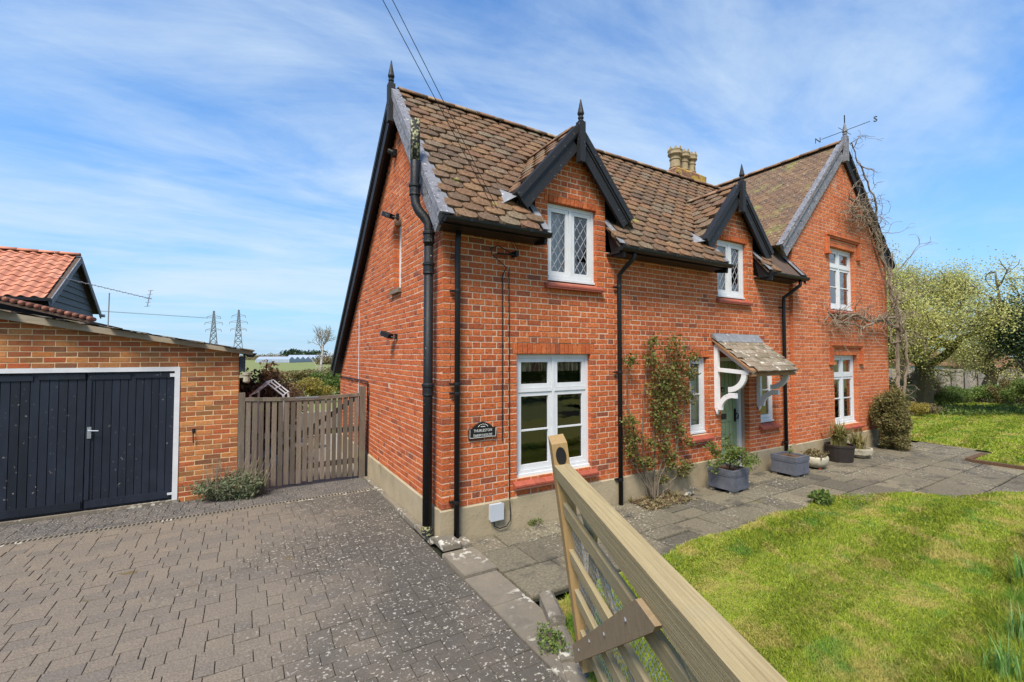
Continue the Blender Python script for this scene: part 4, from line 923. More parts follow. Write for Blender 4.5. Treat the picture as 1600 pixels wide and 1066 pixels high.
lawn_mesh('lawn', -1.2, 11.0, -7.5, -1.3, .1, lambda x, y: bool(in_near(x, y)), lambda x, y: gh(x, y)-.01)
def in_far(x, y): return ((x > 12.6+(y > -1.6)*0) & (y < 6) | (x > 10.85) & (y < -1.80)) & (x < 24.5-(y-1)*.2)
def gf(x, y): return GZ+.012+np.minimum(.09, np.maximum(0, np.maximum(x-12.6, np.minimum(x-10.85, -1.8-y)))*.15)+.0+.6*.05*np.sin(x*.6)*np.sin(y*.8+1)+np.clip(x-14, 0, 30)*.004
lawn_mesh('far_lawn', 10.8, 26, -12, 8, .3, lambda x, y: bool(in_far(x, y)), lambda x, y: gf(x, y)-.01)
struct('garden_bed', [(17, 1.2, GZ+.10), (21, .5, GZ+.10), (24, -4, GZ+.13), (40, -4, GZ+.1), (40, 30, GZ+.1), (14, 30, GZ+.06), (13.5, 5, GZ+.06)], [tuple(range(7))], 'soil')
def blades(n, x0, x1, y0, y1, test, zf, h, w, wpow=2.0, m='grass', name='lawn_grass', tuft=0, lean=.5, hn=0.0):
    """n grass blades whose density falls with the square of the distance to the viewer"""
    X, Y = [], []; got = 0
    for _ in range(60):
        if got >= n: break
        x = rng.uniform(x0, x1, n*6); y = rng.uniform(y0, y1, n*6); ok = test(x, y); x, y = x[ok], y[ok]
        q = proj(np.stack([x, y, np.full_like(x, GZ)], 1)); d = q[:, 2]; vis = (d > .3) & (q[:, 0] > -40) & (q[:, 0] < 1640) & (q[:, 1] < 1180)
        pr_ = np.where(vis, np.minimum(1, (2.2/np.maximum(d, .3))**wpow), 0); ok = rng.random(len(x)) < pr_
        X.append(x[ok]); Y.append(y[ok]); got += ok.sum()
    x = np.concatenate(X)[:n]; y = np.concatenate(Y)[:n]; n = len(x); d = np.maximum(1, proj(np.stack([x, y, np.full_like(x, GZ)], 1))[:, 2])
    sc_ = np.clip(d/2.6, .9, 5)
    pn = np.sin(x*2.1+1.3*np.sin(y*1.7))*np.sin(y*2.4+.9*np.sin(x*1.2)); hh = h*rng.uniform(.4, 1.35, n)*(1+hn*pn)*np.minimum(sc_, 2.2)**.5; ww = w*rng.uniform(.7, 1.4, n)*sc_
    stripe = np.sign(np.sin((y-.06*x+.05*np.sin(x*2))*2*math.pi/.92)); a = rng.uniform(0, 2*math.pi, n); le = rng.uniform(.1, 1, n)*lean; la = np.where(stripe > 0, 0.0, math.pi)+rng.normal(0, 1.4, n); z = zf(x, y)-.012
    cx_, sx_ = np.cos(a)*ww/2, np.sin(a)*ww/2; lx, ly = np.cos(la)*le*hh, np.sin(la)*le*hh
    V = np.empty((n, 5, 3), 'f')
    V[:, 0] = np.stack([x-cx_, y-sx_, z], 1); V[:, 1] = np.stack([x+cx_, y+sx_, z], 1)
    V[:, 2] = np.stack([x+cx_*.8+lx*.35, y+sx_*.8+ly*.35, z+hh*.6], 1); V[:, 3] = np.stack([x-cx_*.8+lx*.35, y-sx_*.8+ly*.35, z+hh*.6], 1)
    V[:, 4] = np.stack([x+lx, y+ly, z+hh*(1-.3*le)], 1)
    i0 = np.arange(n)[:, None]*5; T = np.concatenate([i0+np.array([[0, 1, 2]]), i0+np.array([[0, 2, 3]]), i0+np.array([[3, 2, 4]])], 1).reshape(-1, 3)
    return bigmesh(name, V.reshape(-1, 3), T, m, np.repeat(rng.random(n), 3), kind='stuff')
blades(260000, -1.1, 10.9, -6.8, -1.4, in_near, gh, .030, .0040, 1.75, hn=.55, lean=1.1)
blades(90000, 10.8, 25, -7, 6, in_far, gf, .045, .006, 1.3, name='far_lawn_grass', hn=.3, lean=.8)
# ================================================================ PLANT BUILDERS
def leaves(P, size, m, name, parent=None, flat=None, elong=1.5, jit=.5, up=0.0, **k):
    """a cloud of bent leaf quads at points P"""
    P = np.asarray(P, float); n = len(P); s = size*rng.uniform(.6, 1.4, n)
    d = rng.normal(size=(n, 3)); d[:, 2] += up; d /= np.linalg.norm(d, axis=1)[:, None]
    e = rng.normal(size=(n, 3)); e -= d*(e*d).sum(1)[:, None]; e /= np.linalg.norm(e, axis=1)[:, None]; nz = np.cross(d, e)
    L = (s*elong)[:, None]; W = (s*.5)[:, None]
    V = np.empty((n, 4, 3), 'f'); V[:, 0] = P; V[:, 1] = P+d*L*.5+e*W+nz*L*.10; V[:, 2] = P+d*L; V[:, 3] = P+d*L*.5-e*W+nz*L*.10
    i0 = np.arange(n)[:, None]*4; T = np.concatenate([i0+np.array([[0, 1, 2]]), i0+np.array([[0, 2, 3]])], 1).reshape(-1, 3)
    return bigmesh(name, V.reshape(-1, 3), T, m, np.repeat(rng.random(n), 2), parent=parent, **k)
def grow(mb, p, d, L, r, lev, tips, bend=.35, kids=3, ratio=.68, spread=.8, up=.15, n=5, minr=.004, seg=4, tipfrom=1):
    pts = [np.array(p, float)]; d = np.array(d, float); d /= np.linalg.norm(d)
    for k in range(seg):
        d = d+rng.normal(0, bend, 3)*.5+np.array([0, 0, up*.35]); d /= np.linalg.norm(d); pts.append(pts[-1]+d*L/seg)
    rad = np.linspace(r, max(minr, r*.6), seg+1); mb.tube(pts, rad, n if lev > 1 else max(3, n-2), cap=False)
    if lev <= tipfrom: tips += [pts[i]+(pts[i+1]-pts[i])*t for i in range(seg) for t in (.25, .75)]
    if lev == 0: return
    for k in range(kids):
        i = rng.integers(max(1, seg-2), seg+1) if k else seg; a = rng.normal(0, 1, 3); a -= d*(a@d); a /= np.linalg.norm(a)
        nd = d*(1-spread*.45)+a*spread*rng.uniform(.5, 1.1)+np.array([0, 0, up]); grow(mb, pts[i], nd, L*ratio*rng.uniform(.75, 1.2), r*.6, lev-1, tips, bend, kids, ratio, spread, up, n, minr, seg, tipfrom)
def cloud(c, rad, n, shell=.55, flatb=None):
    d = rng.normal(size=(n, 3)); d /= np.linalg.norm(d, axis=1)[:, None]; r = rng.uniform(shell, 1, n)**.6
    lump = 1+.16*np.sin(d[:, 0]*5+c[0]*3)+.16*np.sin(d[:, 1]*6+c[1]*2)+.14*np.sin(d[:, 2]*7+c[2])
    P = np.array(c)+d*np.array(rad)*(r*lump)[:, None]
    if flatb is not None: P = P[P[:, 2] > flatb]
    return P
def bush(name, label, cat, c, rad, n, size, m, stem='bark', clumps=0, group=None, elong=1.5, shell=.4):
    """c = centre on the ground; rad = half sizes"""
    t = thing(name, label, cat, tuple(c), group); b = MB(); base = np.array(c, float)
    for k in range(7):
        a = rng.uniform(0, 6.28); q = base+np.array([math.cos(a)*rad[0]*.5, math.sin(a)*rad[1]*.5, rad[2]*rng.uniform(1, 1.6)]); mid = (base+q)/2+rng.normal(0, .04, 3); b.tube([base-np.array([0, 0, .03]), mid, q], [.02, .014, .006], 5)
    b.build('stem', stem, t)
    if clumps:
        P = []
        for k in range(clumps):
            d = rng.normal(size=3); d[2] = abs(d[2])*.8-.1; d /= np.linalg.norm(d); cc = base+np.array([0, 0, rad[2]])+d*np.array(rad)*rng.uniform(.45, .85); P.append(cloud(cc, np.array(rad)*rng.uniform(.25, .42), n//clumps, .2))
        P = np.vstack(P)
    else: P = cloud(base+np.array([0, 0, rad[2]]), rad, n, shell)
    if clumps: P = np.vstack([P, cloud(base+np.array([0, 0, rad[2]*.75]), np.array(rad)*np.array([.85, .85, .75]), int(n*.45), .5)])
    P = P[P[:, 2] > base[2]+.01]; leaves(P, size, m, 'foliage', t, elong=elong); return t
# ================================================================ GARAGE
gar = thing('garage', 'low brick garage with wide dark blue boarded doors', 'garage', (-4.2, 3.5, GZ))
GY = 3.5; gwz = lambda x: 2.035+(-2.035-x)*.179
GD = (-4.86, -2.79, GZ, 1.845)
gw = MB(); gw.box((-6.6, GY+.2, GZ), (-2.1, GY+.25, .2)); gw = gw.build('front_wall', 'garmortar', gar)
gp = Pieces(); gm_ = MB()
def gspans(z):
    lo = -6.6; hi = -2.035
    if z > 2.05: hi = min(hi, -2.035-(z-.06-2.035)/.179)
    if hi-lo < .1: return []
    iv = [(lo, hi)]
    if z < GD[3]: iv = sub(iv, GD[0], GD[1])
    return iv
brick_wall(gw, gm_, gp, Matrix.Translation((0, GY, 0)), GZ-.03, 38, gspans, bond='stretcher')
gp.finish('brick', 'brickwork', brick_templates(), 'garbrick', 300); gm_.build('mortar', 'garmortar', gw)
sw = MB(); sw.box((-2.12, GY+.11, GZ-.1), (-2.04, 8.5, 1.98)); sw.box((-6.6, GY+.3, GZ-.1), (-6.5, 8.5, 2.6)); sw.box((-6.5, 8.4, GZ-.1), (-2.12, 8.5, 1.98)); sw.build('side_wall', 'garbrick', gar)
g = MB(); sheet(g, [(-6.7, GY-.10, gwz(-6.7)+.07), (-1.86, GY-.10, gwz(-1.86)+.07), (-1.86, 8.6, gwz(-1.86)+.07), (-6.7, 8.6, gwz(-6.7)+.07)], .05); groof = g.build('roof', 'under', gar)
gtt = {('t'+str(i)): tile_templ(.30, .42, .022, False, .002) for i in range(4)}; gt = Pieces()
tile_plane(gt, groof, (-1.84, GY-.11, gwz(-1.84)+.07), (0, 1, 0), (-1, 0, .179), 5.0, 4.9, .34, .30, lambda P, x: True, lift=.012, jit=.006); gt.finish('roof_tile', 'roof_tiles', gtt, 'slate', 60)
vb = MB(); vb.prism([(-6.7, GY-.135, gwz(-6.7)+.075), (-1.85, GY-.135, gwz(-1.85)+.075), (-1.85, GY-.135, gwz(-1.85)+.018), (-6.7, GY-.135, gwz(-6.7)-.055)], (0, .03, 0)); vb.build('verge_board', 'garfascia', groof)
fb = MB(); fb.box((-1.98, GY-.06, 1.75), (-1.95, 8.5, 2.04)); fb.box((-2.03, GY-.02, 1.76), (-1.981, GY+.05, 2.0)); fb.build('fascia', 'weatherboard', groof)
gg = MB(); gg.prism([(-1.95, GY-.12, 2.05), (-1.90, GY-.12, 1.985), (-1.84, GY-.12, 1.985), (-1.79, GY-.12, 2.05)], (0, 5, 0)); gg.build('gutter', 'black', groof)
fr = MB(); fr.box((GD[1]-.068, GY-.008, GZ), (GD[1]-.002, GY+.09, GD[3]-.065)); fr.box((GD[0], GY-.008, GD[3]-.065), (GD[1]-.002, GY+.09, GD[3]-.003)); fr.build('door_frame', 'white', gar)
xs_, xe_ = GD[1]-.07, GD[0]
for k, (a, b) in enumerate(((-3.84, GD[1]-.075), (-4.86, -3.848))):
    d = MB(); d.box((a, GY+.045, GZ+.03), (b, GY+.08, GD[3]-.07)); d = d.build('door', 'navy', gar); n = 11; w = (b-a)/n
    for i in range(n): MB().box((a+i*w+.004, GY+.028, GZ+.05), (a+(i+1)*w-.004, GY+.046, GD[3]-.085)).build('board', 'navy', d)
    for lo_, hi_ in (((a+.03, GY+.015, GD[3]-.17), (a+(b-a)*.48, GY+.027, GD[3]-.10)), ((a+(b-a)*.53, GY+.012, GD[3]-.16), (b-.01, GY+.027, GD[3]-.08)), ((a+.02, GY+.012, GZ+.06), (b-.02, GY+.027, GZ+.16)), ((a+.002, GY+.016, GZ+.17), (a+.05, GY+.027, GD[3]-.18))): MB().box(lo_, hi_).build('rail', 'navy', d)
    if k == 0:
        h = MB(); h.box((a+.018, GY+.008, .86), (a+.062, GY+.0155, 1.02)); h.tube([(a+.04, GY+.01, .975), (a+.04, GY-.04, .975), (a+.15, GY-.045, .965)], .009, 6); h.build('door_handle', 'silver', d)
        h = MB(); h.box((b-.05, GY-.002, GD[3]-.15), (b+.05, GY+.011, GD[3]-.10)); h.box((b-.05, GY-.002, GZ+.10), (b+.05, GY+.011, GZ+.13)); h.build('hinge', 'white', d)
MB().box((GD[0], GY+.12, GZ), (GD[1], GY+.14, GD[3])).build('door_backing', 'dark', gar)
MB().box((GD[0], GY-.02, GZ-.02), (GD[1]+.02, GY+.09, GZ+.02)).build('threshold', 'edging', gar)
hk = MB(); hk.tube([(-2.61, GY-.012, .87), (-2.615, GY-.03, .86), (-2.61, GY-.03, .70), (-2.60, GY-.012, .69)], .008, 6); hk.box((-2.63, GY-.008, .84), (-2.59, GY-.001, .90)); hk.build('hook', 'iron', gar)
lp = MB(); lp.lathe((-1.93, GY-.04, 1.58), [(.035, 0), (.05, .02), (.05, .10), (.03, .11), (.06, .12), (.06, .16), (.02, .17)], 10); lp.box((-2.03, GY-.06, 1.66), (-1.94, GY-.02, 1.70)); lp.build('outdoor_lamp', 'stone', None, 'small pale outdoor lamp on the corner post of the garage', cat='lamp')
# ================================================================ SIDE GATE between garage and house
sg = thing('side_gate', 'weathered slatted wooden gate between garage and house', 'gate', (-1.0, 3.46, GZ))
Y0 = 3.44
for x, w, h in ((-1.99, .09, 1.42), (-.13, .10, 1.46)): MB().box((x-w/2, Y0-.03, GZ-.05), (x+w/2, Y0+.06, h)).build('gate_post', 'oldwood', sg)
MB().box((-2.03-.03, Y0+.0, GZ), (-2.04, Y0+.05, 1.42))
xs = np.linspace(-1.90, -.235, 19); P = MB()
for i, x in enumerate(xs):
    hgt = 1.345-.03*(1-((x+1.07)/.83)**2)-.03; b = MB(); w = .066+random.uniform(-.006, .006)
    b.box((x-w/2, Y0-.018, GZ+.03+random.uniform(0, .03)), (x+w/2, Y0+.004, hgt)); o = b.build('slat', 'oldwood', sg); o.rotation_euler = (0, 0, 0)
tr_ = MB(); n = 14; xx = np.linspace(-1.95, -.18, n+1)
zc_ = lambda x: 1.345-.03*(1-((x+1.07)/.89)**2)
for a, b in zip(xx, xx[1:]): tr_.prism([(a, Y0-.03, zc_(a)), (b, Y0-.03, zc_(b)), (b, Y0-.03, zc_(b)-.055), (a, Y0-.03, zc_(a)-.055)], (0, .075, 0))
tr_.build('top_rail', 'oldwood', sg)
for z in (.10, .66): MB().box((-1.94, Y0+.006, z), (-.19, Y0+.04, z+.09)).build('rail', 'oldwood', sg)
MB().bar((-1.9, Y0+.055, .15), (-.24, Y0+.055, 1.25), .03, .08, up=(0, 0, 1)).build('brace', 'oldwood', sg)
MB().box((-1.22, Y0-.034, zc_(-1.07)-.02), (-.86, Y0-.031, zc_(-1.07)+.004)).build('strap', 'alu', sg)
# ================================================================ THINGS ON THE HOUSE
pl_ = MB(); xa, xb, za, zb_ = .335, .700, 1.020, 1.135; arc_ = [(xa+.05+(xb-xa-.10)*t, -.032, zb_+.012+.062*math.sin(math.pi*t)) for t in np.linspace(0, 1, 11)]
pl_.prism([(xa, -.032, za), (xb, -.032, za), (xb, -.032, zb_), (xb-.05, -.032, zb_)]+arc_[::-1]+[(xa+.05, -.032, zb_), (xa, -.032, zb_)], (0, .026, 0))
plaque = pl_.build('house_sign', 'signblack', None, 'black cast house name plaque with white letters on the front wall', cat='sign')
rim = MB(); rim.box((xa+.006, -.036, za+.005), (xb-.006, -.0321, za+.010)); rim.box((xa+.006, -.036, za+.011), (xa+.010, -.0321, zb_-.005)); rim.box((xb-.010, -.036, za+.011), (xb-.006, -.0321, zb_-.005)); rim.build('rim', 'signwhite', plaque)
def text(s, x, z, size, w, parent, y=-.0335, m='signwhite', rot=(math.pi/2, 0, 0), name='lettering', ext=.0012):
    c = bpy.data.curves.new(name, 'FONT'); c.body = s; c.size = size; c.align_x = 'CENTER'; c.align_y = 'CENTER'; c.extrude = ext; c.materials.append(MT[m]); c.resolution_u = 2
    o = link('text', c, None); bpy.context.view_layer.update(); me = bpy.data.meshes.new_from_object(o.evaluated_get(bpy.context.evaluated_depsgraph_get())); bpy.data.objects.remove(o)
    o = link(name, me, parent); o.location = (x, y, z); o.rotation_euler = rot; o.scale = (w, 1, 1); return o
text('THURLESTON', (xa+xb)/2, 1.107, .046, .86, plaque); text('FARM HOUSE', (xa+xb)/2, 1.050, .046, .92, plaque)
em = MB(); cxm = (xa+xb)/2
for k in range(7):
    t = math.pi*(k+.5)/7; em.lathe((cxm+.062*math.cos(t), -.0345, 1.150+.034*math.sin(t)), [(.0, -.006), (.009, 0), (.0, .006)], 6)
em.box((cxm-.03, -.036, 1.152), (cxm+.03, -.0325, 1.160)); em.build('emblem', 'signwhite', plaque)
ub = MB(); ub.box((.605, -.075, .02), (.775, -.0225, .205)); ubo = ub.build('junction_box', 'plastic', None, 'grey plastic utility box low on the rendered plinth', cat='utility box'); MB().box((.598, -.083, .013), (.782, -.0755, .212)).build('lid', 'plastic', ubo)
cb_ = MB(); cb_.tube([(.66, -.05, .02), (.67, -.05, -.06), (.74, -.05, -.10), (.84, -.05, -.09), (.895, -.045, -.03), (.905, -.035, .06), (.90, -.012, .25), (.895, -.012, 3.0), (.89, -.02, 3.12)], .0065, 6); cb_.build('service_cable', 'iron', None, 'thin dark cable running down the front wall to the grey utility box', cat='cable')
cb_ = MB(); cb_.tube([(.80, -.012, .95), (.80, -.012, 3.02), (.84, -.04, 3.12), (.74, -.07, 3.17), (.62, -.07, 3.25), (.60, -.06, 3.33), (.72, -.05, 3.38), (.90, -.06, 3.30)], .0065, 6); cb_.tube([(.70, -.05, 3.28), (.95, -.10, 3.28)], .012, 6); cb_.box((.93, -.13, 3.26), (.97, -.01, 3.33)); cb_.build('telephone_cable', 'iron', None, 'looped dark telephone cable and bracket under the eaves near the corner', cat='cable')
def wire(p, q, sag, label):
    p, q = np.array(p, float), np.array(q, float); t = np.linspace(0, 1, 24)[:, None]; P = p+(q-p)*t; P[:, 2] -= sag*4*(t*(1-t))[:, 0]; MB().tube(P, .004, 5).build('overhead_wire', 'iron', None, label, cat='wire', group='overhead telephone wires')
END = np.array([.95, -.12, 3.30])
def far_pt(x, y, d):
    r = FW+RT*(x-800)/FPX-UP*(y-533)/FPX; return CAM+r*d
wire(END, END+(far_pt(590, -15, 4.4)-END)*4, .0, 'overhead wire nearer the gable finial, dropping over the roof to the eaves'); wire(END+np.array([.02, 0, .03]), END+(far_pt(602, -15, 4.4)-END)*4, .0, 'overhead wire nearer the dormer finial, dropping over the roof to the eaves')
def flood(y, z, label, sc_=1.0):
    t = thing('security_light', label, 'lamp', (0, y, z)); b = MB(); b.box((-.03, y-.04, z-.02), (0, y+.03, z+.06)); b.tube([(-.02, y, z), (-.07, y+.03, z+.01), (-.10, y+.05, z+.03)], .014, 6); b.build('bracket', 'iron', t)
    MB().bar((-.08, y+.04, z+.02), (-.17, y+.16, z+.075), .12*sc_, .07*sc_).build('lamp_head', 'iron', t); MB().bar((-.171, y+.161, z+.0755), (-.178, y+.170, z+.079), .10*sc_, .055*sc_).build('lens', 'silver', t)
flood(1.78, 4.10, 'black floodlight above the slit window in the gable end'); flood(1.80, 2.28, 'dark security lamp low on the gable end wall')
v = MB(); v.box((-.06, 1.86, 5.09), (0, 1.96, 5.19)); v.tube([(-.05, 1.91, 5.14), (-.12, 1.94, 5.17)], .04, 8); v.build('alarm_sensor', 'iron', None, 'small dark sensor high under the gable apex', cat='sensor')
wv = thing('weather_vane', 'wrought weather vane with letters on the wing gable finial', 'weather vane', (WC+.02, WY-.085, WRZ+.2)); zv = WRZ+.30; xv, yv = WC+.02, WY-.085
MB().tube([(xv, yv, zv-.15), (xv, yv, zv+.36)], .012, 6).build('spindle', 'iron', wv); a = MB(); a.tube([(xv, yv-.48, zv), (xv, yv+.48, zv)], .007, 5); a.tube([(xv-.30, yv, zv-.01), (xv+.30, yv, zv-.01)], .006, 5); a.build('arms', 'iron', wv)
for s_, dy in (('N', .56), ('S', -.58)): o = text(s_, xv, zv, .17, 1.0, wv, y=yv+dy, m='iron', rot=(math.pi/2, 0, math.radians(-65)), name='letter', ext=.012)
# ================================================================ OPEN FARM GATE in the foreground
GO = np.array([-.2034, -2.4439, 1.2914]); gl = np.array([-.3984, -.9172, -.017]); gu = np.array([-.1157, .0695, 1.0]); gn = np.array([-.9091, .3949, -.1327])
def gp_(a, b, c=0): return GO+gl*a+gu*b+gn*c
fg = thing('field_gate', 'open timber field gate with wide top rail in the foreground', 'gate', tuple(gp_(0, -1.3)))
s = MB(); w0 = -.105
s.prism([gp_(-.045, -1.33, .0), gp_(.045, -1.33, 0), gp_(.045, .135, 0), gp_(-.045, .175, 0)], gn*w0); stile = s.build('gate_stile', 'gatestile', fg)
o_ = MB(); ang = np.linspace(0, 2*math.pi, 20, endpoint=False); o_.prism([gp_(.046, .055+.058*math.sin(t), -.052+.034*math.cos(t)) for t in ang], gl*.006); o_.build('oval_plate', 'signblack', fg)
tr = MB(); low = [(0, -.088), (.5, -.10), (1.0, -.125), (1.4, -.142), (1.58, -.155), (1.70, -.225), (1.85, -.40), (2.1, -.62), (2.45, -.70)]
tr.prism([gp_(.046, 0, .0), *[gp_(max(a, .046), b, 0) for a, b in low[:5]], gp_(1.70, -.16, 0), gp_(2.45, -.18, 0), gp_(2.45, 0, 0)], gn*-.096); tr.build('top_rail', 'gatewood', fg)
hb = MB(); hb.prism([gp_(1.58, -.158, -.01), gp_(1.70, -.235, -.01), gp_(1.85, -.42, -.01), gp_(2.0, -.75, -.01), gp_(2.1, -1.3, -.01), gp_(2.4, -1.3, -.01), gp_(2.4, -.182, -.01), gp_(1.72, -.162, -.01)], gn*-.07); hb.build('heel_brace', 'gatewood', fg)
for b0 in (-.245, -.545, -.80, -1.06):
    r_ = MB(); r_.prism([gp_(.046, b0, -.018), gp_(2.35, b0, -.018), gp_(2.35, b0-.085, -.018), gp_(.046, b0-.085, -.018)], gn*-.030); r_.build('rail', 'gatewood', fg)
br = MB(); br.prism([gp_(-.05, -1.325, .026), gp_(-.05, -1.205, .026), gp_(1.37, -.13, .026), gp_(1.53, -.13, .026), gp_(1.50, -.165, .026)], gn*-.024); brace = br.build('brace', 'gatebrace', fg, 'dark brown diagonal brace board')
bl = MB()
for a, b in ((.16, -1.10), (.5, -.83), (.85, -.575), (1.22, -.29)):
    c = gp_(a, b, .0262); bl.prism([c+gl*.009*math.cos(t)+gu*.009*math.sin(t) for t in ang[::3]], gn*.006)
bl.build('bolt', 'alu', brace)
for a0, b0, a1, b1 in ((.30, -.10, 1.25, -1.1), (.62, -.10, .10, -1.1)):
    x_ = MB(); p, q = gp_(a0, b0, -.068), gp_(a1, b1, -.068); x_.bar(p, q, .022, .075, up=gu*.5+gl*.5); x_.build('cross_brace', 'gatewood', fg)
wm = MB()      # chicken wire behind the rails
hx = .05
def wseg(p, q): wm.bar(p, q, .0022, .0022, up=(0.3, .2, 1), r=.5)
na, nb = int(2.2/hx), int(.80/(hx*.86))
for j in range(nb):
    for i in range(na):
        a = .06+i*hx+(hx/2 if j % 2 else 0); b = -.36-j*hx*.86
        wseg(gp_(a, b, -.055), gp_(a, b-hx*.43, -.055)); wseg(gp_(a, b-hx*.43, -.055), gp_(a+hx/2, b-hx*.86, -.055)); wseg(gp_(a, b-hx*.43, -.055), gp_(a-hx/2, b-hx*.86, -.055))
wm.build('wire_netting', 'wire', fg, kind='stuff')
# ================================================================ NEIGHBOURING BUILDINGS, left
bx, by0, by1, be, bz = -6.36, 11.55, 16.1, 3.60, 5.08
barn = thing('barn', 'black weatherboarded barn with orange pantile roof beyond the garage', 'barn', (-10, 13.8, -.3)); ym = (by0+by1)/2
b = MB(); b.box((-18, by0+.25, -.3), (bx-.16, by1-.25, 3.55)); b.prism([(-18, by0+.25, 3.551), (-18, by1-.25, 3.551), (-18, ym, 4.9)], (18+bx-.16, 0, 0)); bw = b.build('wall', 'weatherboard', barn)
n = 15
for i in range(n):
    z0 = 2.2+i*.19; z1 = z0+.21; hw = (ym-by0-.22) if z0 < 3.45 else max(.05, (4.95-z1)/(bz-be)*(ym-by0))
    if z1 > 4.93: break
    MB().prism([(bx-.155, ym-hw, z0), (bx-.105, ym-hw, z0), (bx-.14, ym-hw, z1), (bx-.155, ym-hw, z1)], (0, 2*hw, 0)).build('weatherboard', 'weatherboard', bw)
b = MB(); sheet(b, [(-18, by0-.12, be-.08), (bx+.0, by0-.12, be-.08), (bx+.0, ym, bz), (-18, ym, bz)], .06); sheet(b, [(-18, by1+.12, be-.08), (bx, by1+.12, be-.08), (bx, ym, bz), (-18, ym, bz)], .06); br_ = b.build('roof', 'under', barn)
def pan_templ(w, L):
    t = MB(); V = []; N_ = 8
    for yy, zz in ((0, .03), (L, .0)):
        for k in range(N_+1):
            u = k/N_; V.append(((u-.5)*w*1.06, yy, zz+.028*math.sin(u*2*math.pi)+.02))
    V2 = [(x, y, z-.02) for x, y, z in V[:N_+1]]
    t.add(V+V2, [(k, k+1, N_+2+k, N_+1+k) for k in range(N_)]+[(2*N_+2+k, 2*N_+3+k, k+1, k) for k in range(N_)], 0); return t
pp = Pieces(); ptl = {'t0': pan_templ(.24, .36)}
tile_plane(pp, br_, (-14.5, by0-.16, be-.10), (1, 0, 0), (0, ym-by0+.16, bz-be+.1), 14.5+bx-.02, math.hypot(ym-by0+.12, bz-be+.08), .30, .24, lambda P, x: True, nvar=1, lift=.0, jit=.003, stag=0)
pp.finish('pantile', 'pantiles', ptl, 'pantile', 300)
ridge_tiles(br_, (-14.5, ym, bz+.05), (bx-.0, ym, bz+.05), .12, 18, 'pantile')
b = MB(); 
for ya, yb_, za, zb2 in ((by0-.12, ym, be-.08, bz), (by1+.12, ym, be-.08, bz)): b.prism([(bx+.005, ya, za+.0), (bx+.005, yb_, zb2), (bx+.005, yb_, zb2-.20), (bx+.005, ya, za-.20)], (.03, 0, 0))
b.build('bargeboard', 'greywood', br_)
b = MB(); b.box((-18, by0-.20, be-.16), (bx+.02, by0-.08, be-.08)); b.build('gutter', 'black', br_)
MB().box((bx-.02, by1+.10, be-.22), (bx+.12, by1+.22, be-.12)).build('gutter_end', 'alu', br_)
ob = thing('outbuilding', 'lean-to outbuilding with weathered pantile edge rising behind the garage roof', 'shed', (-7, 8.6, -.2))
oz = lambda x: 2.80+(-4.82-x)*.262
MB().prism([(-9, 8.7, -.2), (-4.9, 8.7, -.2), (-4.9, 8.7, oz(-4.9)-.1), (-9, 8.7, oz(-9)-.1)], (0, 2.2, 0)).build('wall', 'weatherboard', ob)
b = MB(); sheet(b, [(-9, 7.98, oz(-9)-.04), (-4.8, 7.98, oz(-4.8)-.04), (-4.8, 11, oz(-4.8)-.04), (-9, 11, oz(-9)-.04)], .05); orf = b.build('roof', 'under', ob)
me = MB(); me.tube([(0, 0, 0), (0, .36, 0)], .05, 8, r=0); me = me.mesh('pantile', 'oldpantile', True)
x = -4.82; i = 0
while x > -8.8:
    o = link('pantile', me, orf); o.location = (x, 7.96+random.uniform(-.01, .01), oz(x)+.01); x -= .115
ae = thing('tv_aerial', 'long television aerial on a thin mast behind the garage', 'aerial', (-4.13, 6.0, 2.3))
MB().tube([(-4.13, 6, 1.9), (-4.12, 6, 3.17)], .010, 6).build('mast', 'alu', ae)
bm = MB(); p0, p1 = np.array((-4.72, 5.6, 3.36)), np.array((-3.55, 6.35, 3.13)); bm.tube([p0, p1], .006, 5); bm.build('boom', 'alu', ae); el = MB(); d = (p1-p0)/np.linalg.norm(p1-p0); s_ = np.cross(d, (0, 0, 1)); s_ /= np.linalg.norm(s_)
for k in range(12): c = p0+(p1-p0)*(.22+.065*k); el.tube([c-s_*.07, c+s_*.07], .005, 4)
u_ = np.cross(s_, d)
for q in np.linspace(-.16, .16, 5): c = p1-d*.05+u_*q; el.tube([c-s_*.10, c+s_*.10], .004, 4)
el.tube([p1-d*.05-u_*.17, p1-d*.05+u_*.17], .009, 5); el.build('elements', 'alu', ae)
# pylons, glasshouses, horizon trees
def pylon(x, y, H, label):
    t = thing('pylon', label, 'pylon', (x, y, -.3), 'electricity pylons on the horizon'); b = MB()
    def wd(z): return H*.085*(1-z/H)**1.15+H*.012
    hs = [0, .18, .34, .47, .58, .68, .76, .83, .89, .95, 1.0]
    for a, c in zip(hs, hs[1:]):
        za, zc = a*H, c*H; wa, wc = wd(za), wd(zc); A = [(x+sx*wa, y+sy*wa, za) for sx, sy in ((-1, -1), (1, -1), (1, 1), (-1, 1))]; C_ = [(x+sx*wc, y+sy*wc, zc) for sx, sy in ((-1, -1), (1, -1), (1, 1), (-1, 1))]
        for k in range(4):
            j = (k+1) % 4
            for p, q in ((A[k], C_[k]), (A[k], C_[j]), (A[j], C_[k]), (C_[k], C_[j])): b.bar(p, q, .42, .42, up=(.3, .5, .8))
    b.build('lattice_tower', 'steelgrey', t); c = MB()
    for z, L in ((.60, 7.5), (.75, 8.5), (.88, 6.5)):
        for sx in (-1, 1):
            e = np.array([x+sx*L*.85, y-sx*L*.5, z*H]); c.bar((x, y, z*H-.6), e, .35, .35); c.bar((x, y, z*H+2), e, .3, .3); c.bar(e, e-np.array([0, 0, 2.2]), .4, .4, up=(1, 0, 0))
    c.build('cross_arm', 'steelgrey', t)
